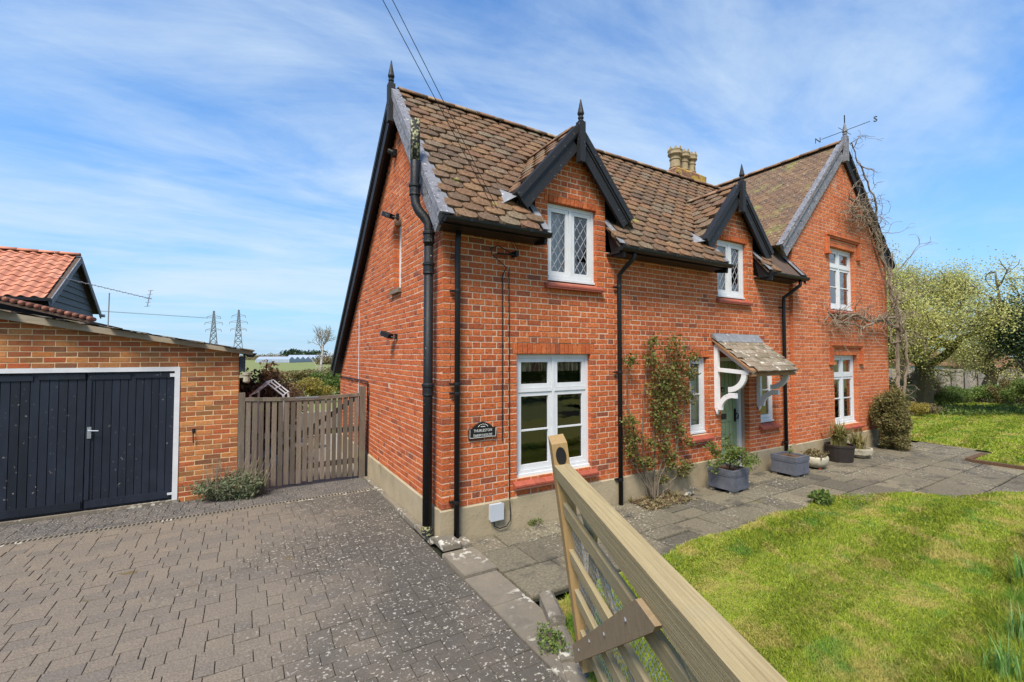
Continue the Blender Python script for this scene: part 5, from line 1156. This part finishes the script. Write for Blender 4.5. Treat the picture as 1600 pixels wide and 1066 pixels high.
def gpos(px, d): r = FW*1.0+RT*(px-800)/FPX; r = FH+RT*(px-800)/FPX; return CAM[:2]+r[:2]*d
p = gpos(333, 430); pylon(p[0], p[1], 45, 'left of the two distant electricity pylons'); p = gpos(372, 425); pylon(p[0], p[1], 45.5, 'right of the two distant electricity pylons')
q1 = gpos(333, 430); wr_ = MB()
for sx in (-1, 1): wr_.tube([(q1[0]+sx*6, q1[1], 38), (q1[0]+sx*6-200, q1[1]-90, 38.6)], .12, 4)
wr_.build('power_line', 'steelgrey', None, 'faint power line running left from the distant pylons', cat='wire')
for k, (px0, px1, d, h, l) in enumerate(((400, 452, 150, 2.0, 'pale distant glasshouse left of the birch'), (448, 540, 175, 2.6, 'long bluish distant glasshouse behind the birch'))):
    a, c = gpos(px0, d), gpos(px1, d); t = thing('glasshouse', l, 'glasshouse', (*a, -.3)); dv = np.append((c-a)/np.linalg.norm(c-a), 0); pv_ = np.array([-dv[1], dv[0], 0]); A = np.append(a, -.3); C_ = np.append(c, -.3)
    b = MB(); b.prism([A, C_, C_+np.array([0, 0, h*.55]), A+np.array([0, 0, h*.55])], pv_*25); b.build('glass_wall', 'glasshouse', t)
    r_ = MB(); nb = 6
    for i in range(nb):
        o = pv_*(i*4); z0 = np.array([0, 0, h*.552]); z1 = np.array([0, 0, h]); r_.prism([A+o+z0, A+o+pv_*4+z0, A+o+pv_*2+z1], C_-A)
    r_.build('glass_roof', 'glasshouse', t)
    s = MB(); m_ = int(np.linalg.norm(C_-A)/3)
    for i in range(m_+1): s.bar(A+(C_-A)*i/m_-pv_*.05, A+(C_-A)*i/m_-pv_*.05+np.array([0, 0, h*.55]), .12, .12, up=(1, 0, 0))
    s.build('glazing_bars', 'white', t, kind='stuff')
def ftree(px, d, h, w, m, label, cat='tree', n=900, leaf=.5, name='tree', trunk=.35, zb=-.3):
    x, y = gpos(px, d); t = thing(name, label, cat, (x, y, zb), 'distant trees'); MB().tube([(x, y, zb), (x+.1, y, zb+h*.5), (x, y, zb+h*.8)], [h*.03, h*.02, .05], 6).build('trunk', 'bark', t)
    P = np.vstack([cloud((x+rng.normal(0, w*.3), y+rng.normal(0, w*.3), zb+h*rng.uniform(trunk+.15, .85)), (w*.42, w*.42, h*.16), n//7, .1) for k in range(7)]); leaves(P, leaf, m, 'crown', t)
ftree(452, 210, 5.3, 8, 'holly', 'dark spreading cedar on the left horizon between pylons and birch', leaf=.6); ftree(482, 230, 4.9, 9, 'holly', 'low dark conifer clump on the horizon left of the birch', leaf=.6)
hx_ = MB(); P = []
for px in range(380, 545, 4):
    d = 240+rng.uniform(-15, 15); x, y = gpos(px, d); P.append(cloud((x, y, .6+rng.uniform(0, .9)), (4, 4, 1.6), 120, .1))
leaves(np.vstack(P), .55, 'bramble', 'far_hedgerow', kind='stuff')
P = []
for px in range(500, 560, 3):
    d = 120; x, y = gpos(px, d); P.append(cloud((x, y, .6), (2.2, 2.2, 1.7+rng.uniform(-.4, .6)), 160, .1))
leaves(np.vstack(P), .3, 'bramble', 'brown_hedgerow', kind='stuff')
# garden seen over and through the side gate
struct('back_lawn', [(-12, 12, -.19), (8, 12, -.19), (20, 70, -.22), (-25, 70, -.22)], [(0, 1, 2, 3)], 'field')
x, y = gpos(404, 10.6); bush('shrub', 'coppery brown hedge shrub just beyond the garage corner', 'shrub', (x, y, -.2), (.95, .7, 1.03), 11000, .05, 'copper', clumps=26)
x, y = gpos(440, 13.5); bush('shrub', 'brown leafed shrub behind the glazed lean-to frame', 'shrub', (x, y, -.2), (.7, .7, .72), 5200, .05, 'copper', clumps=14)
x, y = gpos(478, 21); bush('shrub', 'yellow flowering shrub left of the birch trunk', 'shrub', (x, y, -.2), (1.4, 1.0, .62), 4200, .06, 'yellow', clumps=14)
x, y = gpos(512, 24); bush('shrub', 'greenish shrub to the right of the birch trunk', 'shrub', (x, y, -.2), (1.2, .9, .70), 3200, .06, 'shrub', clumps=12)
x, y = gpos(432, 18.5); bush('shrub', 'lime green low shrub beyond the glazed frame', 'shrub', (x, y, -.2), (1.0, .8, .55), 2600, .055, 'acer', clumps=10)
x, y = gpos(455, 34); bush('shrub', 'distant brown and green hedge clump across the field edge', 'shrub', (x, y, -.2), (2.6, 1.4, .62), 3800, .09, 'mixedshrub', clumps=12)
x, y = gpos(530, 30); bush('shrub', 'grey bare shrub beside the house corner', 'shrub', (x, y, -.2), (1.6, 1.0, .9), 2600, .07, 'bramble', clumps=10)
t = thing('glazed_frame', 'white glazed lean-to gable behind the wooden side gate', 'greenhouse', (*gpos(417, 8.6), -.2)); x, y = gpos(417, 8.6); b = MB(); hd = np.append(RT[:2], 0); up_ = np.array([0, 0, 1.])
A = np.array([x, y, 1.50]); Lf = A-hd*.30-up_*.24; Rt = A+hd*.33-up_*.25; dp = np.append(FH[:2], 0)*.9+np.append(RT[:2], 0)*-.35
for o in np.linspace(0, 1, 3):
    for e in (Lf, Rt): b.bar(A+dp*o, e+dp*o, .018, .018)
for e in (A, Lf, Rt, (A+Lf)/2, (A+Rt)/2): b.bar(e, e+dp, .018, .018)
for e in (Lf, Rt): b.bar(e, e*np.array([1, 1, 0])-up_*.2, .04, .04, up=(1, 0, 0)); b.bar(e+dp, (e+dp)*np.array([1, 1, 0])-up_*.2, .04, .04, up=(1, 0, 0))
b.build('frame', 'white', t)
t = thing('birch_tree', 'bare white birch tree beyond the side gate', 'tree', (*gpos(501, 30), -.2), None); x, y = gpos(501, 30); b = MB(); tips = []
b.tube([(x, y, -.2), (x+.03, y, 1.2), (x+.12, y, 2.2), (x+.14, y, 2.9)], [.10, .085, .06, .045], 7, r=.5); b.tube([(x+.02, y, .9), (x-.35, y+.1, 1.5), (x-.7, y+.2, 2.05)], [.04, .03, .012], 5); b.build('trunk', 'birch', t)
tw = MB()
for k in range(9): grow(tw, (x+.13, y, 2.0+k*.12), (rng.normal(0, .6), rng.normal(0, .6), 1.0), .95-.05*k, .028, 3, tips, .3, 3, .66, .75, .12, 4, .006)
tw.build('branches', 'palebark', t); leaves(np.array(tips)[::3], .03, 'bramble', 'catkins', t)
for k, (dx, dy) in enumerate(((0, 0), (.55, .4))):
    x, y = gpos(470+k*22, 9.4+k*1.3); b = MB(); b.lathe((x, y, -.18), [(.13, 0), (.18, .30), (.20, .31), (.20, .34), (.16, .34)], 12); b.build('garden_pot', 'stone', None, ('pale pot seen through the slats near the gate middle', 'pale pot farther back behind the gate slats')[k], cat='pot')
rk = MB(); x, y = gpos(490, 12.5); rk.prism([(x-1.6, y-.2, -.2), (x+1.4, y+.3, -.2), (x+1.4, y+.3, .42), (x-1.6, y-.2, .42)], (-.05, .25, 0)); rk.build('garden_wall', 'concrete', None, 'low pale garden wall seen through the side gate', cat='wall')
# ================================================================ PLANTERS AND POTS along the front
def planter(loc, rot, label):
    t = thing('planter', label, 'planter', loc, 'lead grey square planters by the door', local=True); t.rotation_euler = (0, 0, rot); w, h = .225, .36; b = MB()
    b.prism([(-w+.010, -w+.010, .055), (w-.010, -w+.010, .055), (w-.010, w-.010, .055), (-w+.010, w-.010, .055)], (0, 0, .25)); b.build('body', 'planter', t, local=True)
    m_ = MB(); m_.box((-w, -w, .05), (w, w, .095)); m_.box((-w+.006, -w+.006, .0952), (w-.006, w-.006, .112)); m_.build('base_moulding', 'planter', t, local=True)
    r = MB()
    for (a, c) in (((-w, -w, h-.075), (w, -w+.045, h)), ((-w, w-.045, h-.075), (w, w, h)), ((-w, -w+.0451, h-.075), (-w+.045, w-.0451, h)), ((w-.045, -w+.0451, h-.075), (w, w-.0451, h))): r.box(a, c)
    for s in (-1, 1):
        for z, z2 in ((h-.10, h-.076),): r.box((-w+.008, s*(w-.011)-.008, z), (w-.008, s*(w-.011)+.008, z2)); r.box((s*(w-.011)-.008, -w+.03, z), (s*(w-.011)+.008, w-.03, z2))
    r.build('rim', 'planter', t, local=True)
    for s in (-1, 1):
        for x in (-w+.045, w-.045): MB().box((x-.014, s*(w-.012)-.006, .113), (x+.014, s*(w-.012)+.006, h-.101)).build('panel_moulding', 'planter', t, local=True); MB().box((s*(w-.012)-.006, x-.014, .113), (s*(w-.012)+.006, x+.014, h-.101)).build('panel_moulding', 'planter', t, local=True)
    MB().box((-w+.045, -w+.045, h-.06), (w-.045, w-.045, h-.03)).build('soil', 'soil', t, local=True)
    for sx in (-1, 1):
        for sy in (-1, 1): MB().box((sx*(w-.09)-.07, sy*(w-.06)-.04, 0), (sx*(w-.09)+.07, sy*(w-.06)+.04, .05)).build('brick_foot', 'edging', t, local=True)
    return t
PA, PB = (4.80, -.40, GZ), (6.62, -.42, GZ)
planter(PA, math.radians(3), 'lead grey planter with leafy shrub, in front of the green door'); planter(PB, math.radians(-2), 'lead grey planter nearly empty, beside the black downpipe')
t = thing('shrub', 'fresh green leafy shrub growing in the planter by the door', 'shrub', (PA[0], PA[1], GZ+.33)); b = MB(); tips = []
for k in range(6): grow(b, (PA[0]+rng.normal(0, .04), PA[1]+rng.normal(0, .04), GZ+.32), (rng.normal(0, .5), rng.normal(0, .5), 1.0), .26, .008, 2, tips, .3, 3, .7, .8, .1, 4, .002)
b.build('stem', 'bark', t); P = np.array(tips); P = np.vstack([P+rng.normal(0, .03, P.shape) for _ in range(2)]); leaves(P, .024, 'acer', 'foliage', t, elong=2.2)
b = MB(); b.tube([(PB[0]-.02, PB[1], GZ+.32), (PB[0]-.01, PB[1]-.02, GZ+.46)], .006, 5); o = b.build('seedling', 'mossbark', None, 'tiny seedling standing in the empty grey planter', cat='plant'); leaves(cloud((PB[0]-.01, PB[1]-.02, GZ+.44), (.05, .05, .05), 30, .2), .025, 'shrub', 'foliage', o)
c = (7.52, -.42, GZ); t = thing('stone_pot', 'round weathered stone pot with dry plants, right of the second planter', 'pot', c); MB().lathe(c, [(.10, .03), (.17, .05), (.215, .12), (.225, .20), (.215, .24), (.19, .24), (.185, .20)], 16).build('bowl', 'stone', t, smooth=True)
for k in range(3): a = k*2.1; MB().lathe((c[0]+.12*math.cos(a), c[1]+.12*math.sin(a), c[2]), [(.03, 0), (.035, .05)], 8).build('foot', 'sill', t)
MB().lathe(c, [(.18, .20), (.0, .215)], 12).build('soil', 'soil', t)
o = link('dry_plant', None, None, 'dry brownish plants growing in the round stone pot', None, 'plant'); o.location = c; ORIGIN[o.name] = c; leaves(cloud((c[0], c[1], c[2]+.26), (.2, .2, .09), 700, .1), .028, 'bramble', 'foliage', o, elong=2)
c = (8.62, -.38, GZ); t = thing('plant_pot', 'dark round pot with yellow striped strap leaves under the wing window', 'pot', c); MB().lathe(c, [(.22, 0), (.255, .30), (.265, .30), (.265, .34), (.24, .34), (.235, .30)], 18).build('pot_body', 'darkpot', t, smooth=False); MB().lathe(c, [(.235, .30), (0, .31)], 12).build('soil', 'soil', t)
def straps(c, n, L, w, m, name, label, cat, spread=1.0, z=0):
    o = link(name, None, None, label, None, cat); o.location = c; ORIGIN[o.name] = c; b = MB()
    for k in range(n):
        a = rng.uniform(0, 6.28); l = L*rng.uniform(.6, 1.2); tilt = rng.uniform(.15, 1.0)*spread; pts = []; p = np.array(c, float)+np.array([rng.normal(0, .05), rng.normal(0, .05), z]); wd = w*rng.uniform(.7, 1.3); sd = np.array([-math.sin(a), math.cos(a), 0]); V = []
        for s in range(6):
            th = math.pi/2-tilt*(s/5)*1.5; V += [p-sd*wd*(1-(s/5)**2)/2, p+sd*wd*(1-(s/5)**2)/2]; p = p+np.array([math.cos(a)*math.cos(th), math.sin(a)*math.cos(th), math.sin(th)])*l/5
        b.add(V, [(2*s, 2*s+1, 2*s+3, 2*s+2) for s in range(5)])
    b.build('leaves', m, o); return o
straps((8.62, -.38, GZ+.31), 190, .52, .034, 'potleaf', 'strap_leaf_plant', 'yellow and green striped strap leaf plant in the dark pot', 'plant', 1.9)
c = (9.35, -.42, GZ); t = thing('plant_pot', 'mossy stone trough pot right of the dark pot', 'pot', c); b = MB(); b.lathe(c, [(.15, 0), (.24, .08), (.26, .17), (.26, .20), (.22, .20), (.21, .16)], 8); b.build('bowl', 'stone', t)
straps((9.35, -.42, GZ+.16), 120, .42, .03, 'potleaf', 'strap_leaf_plant', 'smaller striped strap leaf plant in the mossy trough pot', 'plant', 2.0)
bush('clipped_shrub', 'dense clipped twiggy shrub at the right end of the wing', 'shrub', (10.95, -.48, GZ), (.44, .36, .70), 26000, .026, 'mixedshrub', clumps=22, shell=.6)
# weed on the patio edge, grass tufts at the foot of the plinth
bush('weed', 'leafy green weed growing at the edge of patio and lawn', 'weed', (5.25, -1.56, GZ), (.16, .12, .10), 420, .035, 'shrub')
bush('weed', 'small weeds beside the upright kerb stone by the gate', 'weed', (.02, -2.12, GZ), (.10, .16, .06), 420, .016, 'shrub')
bush('weed', 'tiny grass tuft at the foot of the plinth near the utility box', 'weed', (1.25, -.06, GZ), (.10, .03, .035), 160, .016, 'acer')
t = bush('lavender', 'grey green lavender clump at the garage corner', 'shrub', (-2.05, 3.22, GZ), (.48, .22, .18), 3400, .018, 'lavender', elong=3.2)
ls = MB()
for k in range(60): a = rng.uniform(-1, 1); p = np.array([-2.05+a*.4, 3.2+rng.normal(0, .08), GZ+.2]); ls.tube([p, p+np.array([rng.normal(.05, .06), rng.normal(0, .05), rng.uniform(.18, .45)])], .0035, 3)
ls.build('dry_stalks', 'palebark', t)
# ================================================================ CLIMBERS
rs = thing('climbing_rose', 'climbing rose trained up the front wall between downpipe and porch', 'climbing plant', (3.35, -.1, GZ)); b = MB(); stems = [[(3.30, -.2, GZ), (3.05, -.14, .25), (2.86, -.10, .62), (2.80, -.08, .95)], [(3.32, -.16, GZ), (3.18, -.10, .5), (3.20, -.08, 1.1), (3.30, -.07, 1.7), (3.35, -.07, 2.25)], [(3.34, -.18, GZ), (3.42, -.12, .35), (3.45, -.08, .9), (3.62, -.07, 1.5), (3.80, -.07, 2.2)], [(3.38, -.18, GZ), (3.55, -.12, .2), (3.85, -.10, .45), (4.05, -.08, .9), (4.20, -.07, 1.5)], [(3.42, -.2, GZ), (3.7, -.16, .05), (4.05, -.12, .22), (4.25, -.12, .3)], [(3.30, -.12, GZ), (3.15, -.10, .4), (2.95, -.08, 1.0), (2.88, -.07, 1.6), (2.92, -.07, 2.0)], [(3.36, -.15, GZ), (3.62, -.10, .5), (3.72, -.07, 1.2), (4.0, -.07, 1.9)], [(3.9, -.1, .4), (3.98, -.08, .9), (3.95, -.08, 1.4)]]
for s in stems: P = np.array(s); t_ = np.linspace(0, 1, 14); P2 = np.stack([np.interp(t_, np.linspace(0, 1, len(P)), P[:, k]) for k in range(3)], 1)+rng.normal(0, .012, (14, 3)); b.tube(P2, np.linspace(.016, .006, 14), 6)
b.build('stem', 'bark', rs); P = []
CL = [(3.36, 2.22, .10), (3.34, 1.98, .16), (2.90, 1.95, .12), (3.85, 2.12, .26), (3.95, 1.80, .30), (3.72, 1.62, .22), (3.50, 1.75, .2), (3.42, 1.50, .22), (3.60, 1.30, .22), (3.95, 1.45, .18), (4.2, 1.35, .14), (3.45, 1.15, .18), (3.55, .95, .22), (3.88, 1.12, .16), (2.84, 1.05, .15), (2.92, .80, .20), (3.30, .70, .12), (3.62, .62, .18), (3.95, .85, .14), (3.25, .42, .12), (3.75, .38, .18), (4.15, .62, .10), (4.0, .20, .12), (3.05, .45, .10), (4.28, 1.72, .13), (4.32, 1.98, .12), (3.55, .12, .08), (2.9, .62, .12), (4.12, .26, .09)]
for x, z, r in CL: P.append(cloud((x, -.14, z), (r*1.05, .10, r), int(1200*r), .1))
P = np.vstack(P); P[:, 1] = np.minimum(P[:, 1], -.015); leaves(P, .028, 'rose', 'foliage', rs, elong=1.6)
bed = struct('rose_bed', [(2.95, -.45, GZ+.012), (3.75, -.40, GZ+.012), (3.8, -.03, GZ+.012), (2.95, -.03, GZ+.012)], [(0, 1, 2, 3)], 'soil'); leaves(np.stack([rng.uniform(2.9, 3.85, 700), rng.uniform(-.5, -.05, 700), rng.uniform(GZ+.01, GZ+.05, 700)], 1), .028, 'bramble', 'fallen_leaves', None, kind='stuff')
o = thing('brick', 'loose weathered brick lying beside the rose bed', 'brick', (3.95, -.30, GZ+.03)); bm = brick_templ(.215, .065, .10, .006, .004); o2 = bm.build('brick_body', 'edging', o, local=True); o2.rotation_euler = (math.radians(90), 0, .2)
ws = thing('wisteria', 'leafless wisteria sprawling over the wing gable', 'climbing plant', (11.95, -.25, GZ)); b = MB(); tips = []
def vine(pts, r0, r1, wob=.04, n=26, tw=0):
    P = np.array(pts, float); t_ = np.linspace(0, 1, n); s = np.linspace(0, 1, len(P)); Q = np.stack([np.interp(t_, s, P[:, k]) for k in range(3)], 1); w = np.cumsum(rng.normal(0, wob, (n, 3)), 0)*.35; w -= np.linspace(0, 1, n)[:, None]*w[-1]; Q = Q+w; Q[:, 1] = np.minimum(Q[:, 1], WY-.03); b.tube(Q, np.linspace(r0, r1, n), 6)
    for k in range(tw):
        i = rng.integers(3, n); d = rng.normal(0, 1, 3); d[1] = -abs(d[1])*.35; grow(b, Q[i], d, rng.uniform(.18, .42), .011, 2, tips, .6, 2, .75, .9, -.05, 4, .0035)
vine([(11.92, -.30, GZ), (11.98, -.28, 1.2), (11.90, -.26, 2.2), (11.96, -.24, 3.2), (11.7, -.2, 4.2)], .045, .035, .05, tw=8); vine([(12.0, -.42, GZ), (12.12, -.40, 1.5), (12.05, -.36, 2.6), (11.95, -.26, 3.4)], .03, .025, .06, tw=6)
vine([(11.7, -.2, 4.2), (11.3, -.2, 4.8), (10.9, -.2, 5.3), (10.3, -.2, 5.55), (9.8, -.18, 5.6)], .045, .02, .05, tw=34); vine([(11.6, -.2, 4.3), (11.1, -.25, 5.2), (10.7, -.25, 5.8), (10.3, -.22, 6.3), (9.9, -.22, 6.9)], .030, .012, .05, tw=9); vine([(10.9, -.2, 5.2), (10.4, -.2, 5.3), (10.0, -.2, 5.25), (9.7, -.2, 5.4)], .03, .012, .05, tw=34)
vine([(11.95, -.26, 2.7), (11.3, -.22, 2.85), (10.6, -.22, 2.75), (9.9, -.22, 2.9), (9.2, -.2, 2.80), (8.7, -.18, 2.95)], .045, .015, .05, tw=30); vine([(11.9, -.26, 3.0), (11.0, -.25, 2.95), (10.2, -.22, 2.6), (9.5, -.2, 2.75), (8.9, -.18, 2.7)], .035, .012, .06, tw=26)
for k in range(4): vine([(11.95+rng.normal(0, .1), -.3, rng.uniform(.5, 3.5)), (11.9+rng.normal(0, .15), -.32, rng.uniform(2, 4)), (11.6+rng.normal(0, .2), -.25, rng.uniform(3.8, 4.8))], .022, .009, .07, tw=8)
for k in range(5): grow(b, (12.0, -.3, rng.uniform(2.4, 4.4)), (.6, rng.normal(-.2, .4), rng.uniform(-.2, .6)), .42, .014, 3, tips, .5, 2, .75, .8, .05, 4, .004)
for k in range(3): grow(b, (9.9, -.22, 6.9), rng.normal(0, 1, 3)+np.array([0, -.2, .5]), .35, .008, 2, tips, .6, 2, .75, .9, 0, 4, .003)
b.build('vine', 'palebark', ws)
# ================================================================ TREES AND BED, right
def tree(label, px, d, H, zb, trunk_r, lean, m_leaf, nleaf, leaf, bark='mossbark', kids=3, L0=None, name='apple_tree', spread=.95, up=.10, lev=5, fork=.25, ratio=.74, cat='tree', twig=True):
    x, y = gpos(px, d); t = thing(name, label, cat, (x, y, zb)); tb = MB(); tips = []; top_ = np.array([x, y, zb])+np.array(lean)*H*fork
    tb.tube([(x, y, zb-.1), tuple((np.array([x, y, zb])*.5+top_*.5)+rng.normal(0, .05, 3)), tuple(top_)], [trunk_r*1.25, trunk_r, trunk_r*.8], 9); tb.build('trunk', bark, t); lb = MB()
    for k in range(kids+1):
        a = 2*math.pi*k/(kids+1)+rng.uniform(-.4, .4); grow(lb, top_-np.array([0, 0, rng.uniform(0, .3)]), (math.cos(a)*1.0, math.sin(a)*1.0, .7), L0 or H*.28, trunk_r*.5, lev, tips, .38, 3, ratio, spread, up, 6, .006, 4, 2)
    lb.build('limb', bark, t); P = np.array(tips)
    if nleaf: i = rng.integers(0, len(P), nleaf); leaves(P[i]+rng.normal(0, .26, (nleaf, 3)), leaf, m_leaf, 'crown', t)
    return t
tree('old spreading apple tree with mossy limbs beyond the wing corner', 1432, 17.5, 7.4, -.05, .34, (.12, -.1, 1), 'apple', 72000, .037, lev=5, L0=1.72)
tree('smaller leaning apple tree to the right of the old one', 1537, 22.0, 5.0, -.05, .26, (.2, -.2, 1), 'apple', 36000, .040, lev=5, L0=1.12)
tree('twiggy lightly leafed fruit tree close behind the gable corner', 1416, 19.5, 8.2, -.05, .13, (.0, .1, 1), 'apple', 36000, .036, 'bark', lev=5, L0=1.4, fork=.38, up=.22, name='fruit_tree')
tree('dark evergreen holly tree at the right edge of the picture', 1628, 14.5, 5.0, 0, .14, (0, 0, 1), 'holly', 30000, .045, 'bark', lev=4, L0=1.0, fork=.26, up=.55, name='holly_tree', spread=.75)
x, y = gpos(1440, 18.0); bush('bramble', 'dry brown bramble thicket round the old apple trunk', 'shrub', (x, y, -.05), (.85, .7, .80), 7000, .03, 'bramble', clumps=18)
x, y = gpos(1400, 17.0); bush('shrub', 'green grey shrub between wing corner and apple trunk', 'shrub', (x, y, -.05), (.7, .6, .62), 4200, .035, 'lavender', clumps=12)
x, y = gpos(1425, 15.5); bush('shrub', 'low mixed bed shrub with yellow flowers at the lawn edge', 'shrub', (x, y, -.05), (.6, .45, .26), 2400, .03, 'yellow', clumps=9)
x, y = gpos(1448, 16.0); bush('shrub', 'low rusty brown bed plant beside the yellow flowers', 'shrub', (x, y, -.05), (.6, .45, .22), 2200, .03, 'bramble', clumps=9)
x, y = gpos(1472, 17.5); bush('shrub', 'bright green spring shrub right of the bramble', 'shrub', (x, y, -.05), (.55, .5, .42), 3000, .035, 'acer', clumps=9)
x, y = gpos(1500, 19.5); bush('shrub', 'dark green ground covering shrub in front of the pale wall', 'shrub', (x, y, -.05), (1.5, .8, .38), 5200, .04, 'shrub', clumps=16)
x, y = gpos(1555, 19.5); bush('shrub', 'long dark ivy mound below the leaning apple tree', 'shrub', (x, y, -.05), (1.7, .8, .42), 5200, .04, 'hedge', clumps=16)
x, y = gpos(1597, 17.5); bush('shrub', 'yellowish green shrub at the right edge below the holly', 'shrub', (x, y, -.05), (.8, .7, .62), 4200, .04, 'acer', clumps=12)
x, y = gpos(1575, 18.4); bush('shrub', 'olive green shrub left of the yellowish one', 'shrub', (x, y, -.05), (.7, .7, .60), 3600, .04, 'mixedshrub', clumps=10)
gc = []
for k in range(2600): px = rng.uniform(1468, 1640); d = rng.uniform(15.2, 17.2); x, y = gpos(px, d); gc.append((x, y, -.05+rng.uniform(0, .16)))
leaves(np.array(gc), .05, 'shrub', 'ground_cover', None, kind='stuff', elong=2.2, up=.5)
a, c = gpos(1385, 27), gpos(1700, 25); A, C_ = np.append(a, -.1), np.append(c, -.1); dv = (C_-A)/np.linalg.norm(C_-A); t = thing('garden_wall', 'pale boundary wall behind the apple trees', 'wall', tuple(A)); w = MB(); w.prism([A, C_, C_+np.array([0, 0, 1.25]), A+np.array([0, 0, 1.25])], np.array([dv[1], -dv[0], 0])*-.2); w.build('wall_face', 'concrete', t); w = MB(); w.prism([A+np.array([0, 0, 1.25]), C_+np.array([0, 0, 1.25]), C_+np.array([0, 0, 1.33]), A+np.array([0, 0, 1.33])], np.array([dv[1], -dv[0], 0])*-.3); w.build('coping', 'slate', t)
for i in range(16): p = A+(C_-A)*i/15; q = MB(); q.box((p[0]-.12, p[1]-.22, -.1), (p[0]+.06, p[1]-.05, 1.20)); q.build('pier', 'concrete', t)
for px, d, w_, h, l in ((1445, 48, 5.5, 2.3, 'brown roofed distant house left of the old apple trunk'), (1500, 52, 4.5, 2.0, 'dull red roofed distant house between the apple trees'), (1565, 46, 4.0, 1.95, 'distant bungalow with dull roof right of the leaning apple tree')):
    x, y = gpos(px, d); t = thing('house', l, 'house', (x, y, -.3)); u = RT; v_ = FH; P0 = np.array([x, y, -.3]); b = MB(); Lr = u*w_/2; b.prism([P0-Lr, P0+Lr, P0+Lr+v_*4, P0-Lr+v_*4], (0, 0, h*.55)); b.build('wall', 'concrete', t)
    r_ = MB(); e0 = P0+np.array([0, 0, h*.55]); E_ = u*.3; r_.prism([e0-Lr-E_-v_*.4, e0-Lr-E_+v_*4.4, e0-Lr-E_+v_*2+np.array([0, 0, h*.55+.5])], (Lr+E_)*2); r_.build('roof', 'oldpantile', t)
    for s in (-.25, .25): q = MB(); c0 = P0+u*w_*s-v_*.03; q.prism([c0-u*.5+np.array([0, 0, .5]), c0+u*.5+np.array([0, 0, .5]), c0+u*.5+np.array([0, 0, h*.5]), c0-u*.5+np.array([0, 0, h*.5])], v_*.025); q.build('window', 'glasshouse', t)
# tall glaucous clump at the lower right
for k, (cx_, cy_, L, n, l) in enumerate(((2.36, -3.98, .30, 55, 'lower clump of grey green daffodil leaves at the lower right corner'), (3.05, -3.92, .30, 50, 'middle clump of grey green leaves at the right edge of the lawn'), (4.35, -3.72, .30, 50, 'upper clump of grey green leaves at the right edge of the lawn'))):
    straps((cx_, cy_, GZ), n, L, .013, 'tallgrass', 'leaf_clump', l, 'plant', .75)
def in_tall(x, y): return in_near(x, y) & (y < -3.80+(x-2.2)*.09-.05*np.sin(x*5)) & (x > 2.0)
blades(14000, 1.9, 7, -4.9, -3.3, in_tall, gh, .11, .004, 1.0, 'grass', 'tall_grass', lean=.7)
# garden hedge behind the camera: it is what the window panes reflect
P = []
for x in np.arange(-10, 18, .8): P.append(cloud((x, -15+math.sin(x)*.4, 1.2), (1.0, .8, 1.5), 420, .2))
leaves(np.vstack(P), .16, 'hedge', 'boundary_hedge', None, kind='stuff')
